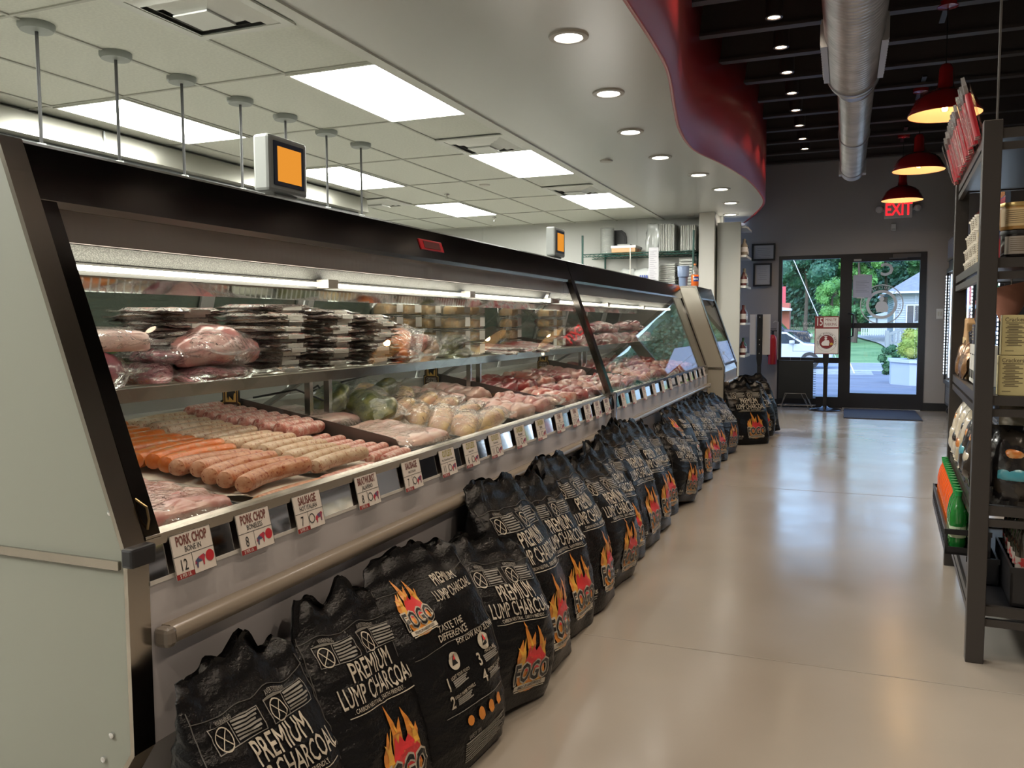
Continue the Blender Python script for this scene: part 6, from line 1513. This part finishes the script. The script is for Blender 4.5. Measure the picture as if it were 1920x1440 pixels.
specs = [(-7.5,96,13,4.0,0,'broad mid green tree at the left of the side window'),(-3.9,92,12,3.4,3,'bluish green tree behind the dark truck'),(-1.2,98,14,3.6,0,'large mid green tree in the middle of the side window'),
 (-.9,66,4.4,1.5,2,'bright green shrub-like tree low behind the parking sign'),(1.2,90,11,2.4,2,'bright yellow-green tree left in the door pane'),(.55,62,3.4,1.0,0,'round mid green bush left of the white shed'),
 (3.9,99,14,2.8,1,'dark blue-green tree in the middle of the door pane'),(7.4,95,13,2.6,0,'mid green tree over the house roof'),(-13,95,12,4,1,'dark tree beyond the left edge of the glass')]
for i, (x, y, h, w, mi, l) in enumerate(specs): tree(x, y, h, w, mi, 100+i, l, z=-.5+1.4*(y-40)/85, n=11000 if y > 70 else 5200, ls=.165 if y > 70 else .085)
b = B(); rn = random.Random(7)
b.grid(lambda u, v: (-60+120*u, 112+3*noise.noise(Vector((u*30,v*9,1))), -1+17*v+2.0*noise.noise(Vector((u*26,v*3,5)))*v), 120, 24)
for i in range(20000):
    p = Vector((rn.uniform(-22,24), 110.8+rn.uniform(-.8,.5), rn.uniform(0,15))); q = Vector((rn.gauss(0,1), rn.gauss(-1,.6), rn.gauss(.4,.7))).normalized(); u = q.orthogonal().normalized(); v = q.cross(u); s = rn.uniform(.15,.36)
    b.face([p-u*s, p-v*s*.6, p+u*s, p+v*s*.6])
o = b.obj('woodland_foliage', LM[1], recalc=False); tag(o, 'dense dark woodland foliage far behind the trees and the house', 'foliage'); stuff(o)
SID = M('pale_siding', (.36,.42,.50), .6); GW = M('gutter_white', (.50,.56,.66), .5)
t = thing('house', 'pale blue-grey sided house with grey roof at the right of the door pane', 'house', (8, 62, -.2))
b = B(); b.box(3.0, 13, 60, 71, -.3, 3.25)
for k in range(22): b.box(2.96, 13, 59.96, 60.0, -.1+.15*k, -.08+.15*k); b.box(2.96,3.0,60,71,-.1+.15*k,-.08+.15*k)
b.obj('siding_wall', SID, t)
b = B(); E4 = [(2.4,59.4,3.2),(13.6,59.4,3.2),(13.6,71.6,3.2),(2.4,71.6,3.2)]; R2_ = [(8,64.5,6.8),(8,66.5,6.8)]
b.face([E4[0],E4[1],R2_[0]]); b.face([E4[1],E4[2],R2_[1],R2_[0]]); b.face([E4[2],E4[3],R2_[1]]); b.face([E4[3],E4[0],R2_[0],R2_[1]]); b.face(E4[::-1])
b.obj('roof', M('grey_shingle', (.17,.20,.26), .8, col2=(.22,.26,.32), scale=4, stretch=(1,4,4)), t, merge=True)
b = B(); b.box(2.3,2.42,59.3,71.6,3.08,3.22); b.box(2.3,13.6,59.28,59.4,3.08,3.22); b.tube([(2.5,59.4,3.1),(2.95,59.9,2.8),(2.95,59.95,0)], .06); b.obj('gutter', GW, t)
for x in (3.7, 5.6):
    b = B(); b.box(x, x+.8, 59.9, 59.97, 1.0, 2.3); w_ = b.obj('house_window', M('window_dark', (.06,.07,.09), .15), t)
    b = B(); b.box(x-.08,x,59.88,59.96,.92,2.38); b.box(x+.8,x+.88,59.88,59.96,.92,2.38); b.box(x,x+.8,59.88,59.96,2.3,2.38); b.box(x,x+.8,59.88,59.96,.92,1.0); b.box(x+.37,x+.43,59.88,59.96,1.0,2.3); b.obj('window_trim', GW, w_)
t = thing('deck_stairs', 'grey wooden stairs with balusters descending from the house', 'stairs', (2.8, 47, -.3))
WD = M('weathered_wood', (.24,.27,.30), .8)
b = B()
for k in range(7): b.box(2.2+.32*k, 2.55+.32*k, 46.0, 47.2, -.3+.16*k, -.25+.16*k)
b.obj('steps', WD, t)
for y in (46.0, 47.2):
    b = B(); b.prism([(1.95,.62),(5.2,2.15),(5.2,2.04),(1.95,.51)], y-.05, y+.05); b.prism([(1.95,.0),(5.2,1.53),(5.2,1.44),(1.95,-.1)], y-.05, y+.05); b.box(1.90,2.04,y-.07,y+.07,-.4,.82)
    for k in range(16): x = 2.1+.185*k; zz = -.04+(x-1.95)*.47; b.box(x, x+.06, y-.03, y+.03, zz, zz+.66)
    b.obj('railing', WD, t)
t = thing('garden_shed', 'small white shed with low roof behind the lawn', 'shed', (2.8, 81, .1))
b = B(); b.box(1.95,4.6,80,82,.0,1.75); b.obj('shed_wall', M('shed_white', (.42,.48,.55), .6), t)
b = B(); b.prism([(1.7,1.72),(3.3,2.15),(4.9,1.72)], 79.7, 82.2); b.obj('roof', M('shed_roof', (.34,.40,.48), .6), t)
b = B(); b.box(2.45,2.6,79.95,80,.9,1.6); b.box(3.8,4.4,79.94,80,.1,1.6); b.obj('door_and_slot', M('shed_dark', (.10,.11,.14), .5), t)
t = thing('garden_fence', 'low white picket fence beside the shed', 'fence', (3, 75, .1))
b = B(); b.box(1.2,5.4,75.0,75.06,.72,.80); b.box(1.2,5.4,75.0,75.06,.3,.38)
for k in range(24): b.box(1.2+.175*k,1.30+.175*k,74.95,75.0,.08,.95)
b.obj('pickets', GW, t)
def zl(y): return -.03-.47*(y-14.2)/15.8
t = thing('brick_planter', 'white-painted brick planter beside the driveway', 'planter', (2.3, 22.5, zl(22)))
b = B(); b.prism([(1.06,23.2),(1.06,22.4),(1.42,21.6),(5,21.6),(5,23.2)], -.36, .28, 'z'); b.obj('planter_wall', M('white_brick', (.40,.47,.60), .6, bump=.3, bscale=12), t)
b = B(); b.prism([(1.02,23.25),(1.02,22.35),(1.40,21.55),(5.05,21.55),(5.05,23.25)], .28, .34, 'z'); b.obj('planter_cap', M('white_cap', (.46,.53,.64), .6), t)
b = B(); put(b, 'H', (1.75,21.54,.13), (1,0,0), (0,0,1), .2, 1.1, .0); b.obj('black_letter', INK, t)
LM.append(leaf_mat('leaves_yellow', (.20,.30,.05), (.42,.42,.10)))
tree(1.72, 22.5, .75, .62, 4, 301, 'rounded yellow-green bush growing from the white planter', None, 3600, .035, .26, False, 24, 'yellow_green_bush', 'bush', .0)
tree(1.06, 23.9, 1.0, .30, 0, 302, 'darker green bush at the left of the white planter', None, 1800, .035, zl(23.9), False, 16, 'dark_green_bush', 'bush', .0)
def car(x, y, rz, col, label, name='car', suv=0, z=-.54):
    t = thing(name, label, 'car', (x, y, z), rz, 'parked cars')
    P_ = M('car_paint_%d' % int(col[0]*100), col, .25, .2, coat=.8)
    H = .25*suv
    prof = [(-2.2,.35),(-2.25,.65+H),(-2.15,.90+H),(-1.2,1.0+H),(-.55,1.42+H*1.6),(.55,1.46+H*1.6),(1.5,1.38+H*1.6) if suv else (1.35,1.12),(2.15,1.0+H),(2.25,.6),(2.2,.35)]
    b = B(); b.prism(prof, -.85, .85); b.obj('body', P_, t, world=False, bevel=.07)
    for s in (-1,1):
        b = B(); b.prism([(-1.05,1.02+H),(-.52,1.36+H*1.55),(.5,1.39+H*1.55),(1.15 if not suv else 1.4,1.08+H),(1.1,1.0+H),(-1.0,.97+H)], s*.86, s*.845); b.obj('side_window', M('car_glass', (.03,.04,.05), .08, coat=1), t, world=False)
        b = B(); b.box(-.85,-.65,s*.87,s*1.0,.98+H,1.10+H); b.obj('wing_mirror', P_, t, world=False, bevel=.02)
        b = B(); b.box(-2.27,-2.1,s*.5,s*.8,.68+H,.80+H); b.obj('headlight', M('headlight', (.6,.62,.65), .1, coat=1), t, world=False)
        for wx in (-1.4,1.4):
            b = B(); b.lathe([(0,-.1),(.22,-.1),(.33,-.09),(.33,.09),(.22,.1),(0,.1)], 24, (0,0,0), Matrix.Translation((wx,s*.80,.33)) @ Matrix.Rotation(PI/2,4,'X')); w_ = b.obj('wheel', M('tyre', (.015,.015,.016), .7), t, smooth=True, world=False)
            b = B(); b.lathe([(0,-.11),(.2,-.11),(.2,.11),(0,.11)], 16, (0,0,0), Matrix.Translation((wx,s*.80,.33)) @ Matrix.Rotation(PI/2,4,'X')); b.obj('hubcap', M('hub_silver', (.4,.41,.43), .3, .8), w_, world=False)
    b = B(); b.prism([(-1.16,1.0+H),(-.58,1.40+H*1.6),(-.56,1.42+H*1.6),(-1.2,1.03+H)], -.75, .75); b.obj('windscreen', M('car_glass', (.03,.04,.05), .08, coat=1), t, world=False)
    return t

car(-2.65, 34.6, PI, (.50,.55,.63), 'silver-white car on the road across the side window')
car(-3.6, 38.1, PI, (.02,.025,.035), 'dark truck passing behind the silver car', 'truck', 2)
t = thing('brick_gatehouse', 'narrow red brick pier with white eave at the left edge of the side window', 'brick pier', (-3.3, 45, -.4))
B().box(-4.2,-2.68,45,46,-.5,2.25).obj('pier', M('red_brick', (.36,.10,.07), .8, bump=.2, bscale=20), t)
b = B(); b.prism([(-5,2.3),(-2.55,1.95),(-2.55,1.85),(-5,1.85)], 44.3, 45); b.obj('white_eave', GW, t)
b = B(); b.box(-3.08,-2.9,45.2,45.4,2.2,3.1); b.obj('red_post', M('red_post', (.5,.06,.08), .6), t)
t = thing('guy_guard', 'thin pale yellow cable guard slanting by the verge', 'post', (.2, 31, -.5))
B().tube([(-.1,31.2,.45),(.32,31,-.51)], .025).obj('guard_tube', M('pale_yellow', (.6,.55,.3), .5), t)
B().tube([(-1.6,22.9,3.6),(-.6,22.9,1.25),(.32,22.9,-.9)], .010).obj('guy_wire', M('wire_white', (.6,.62,.65), .4), t)
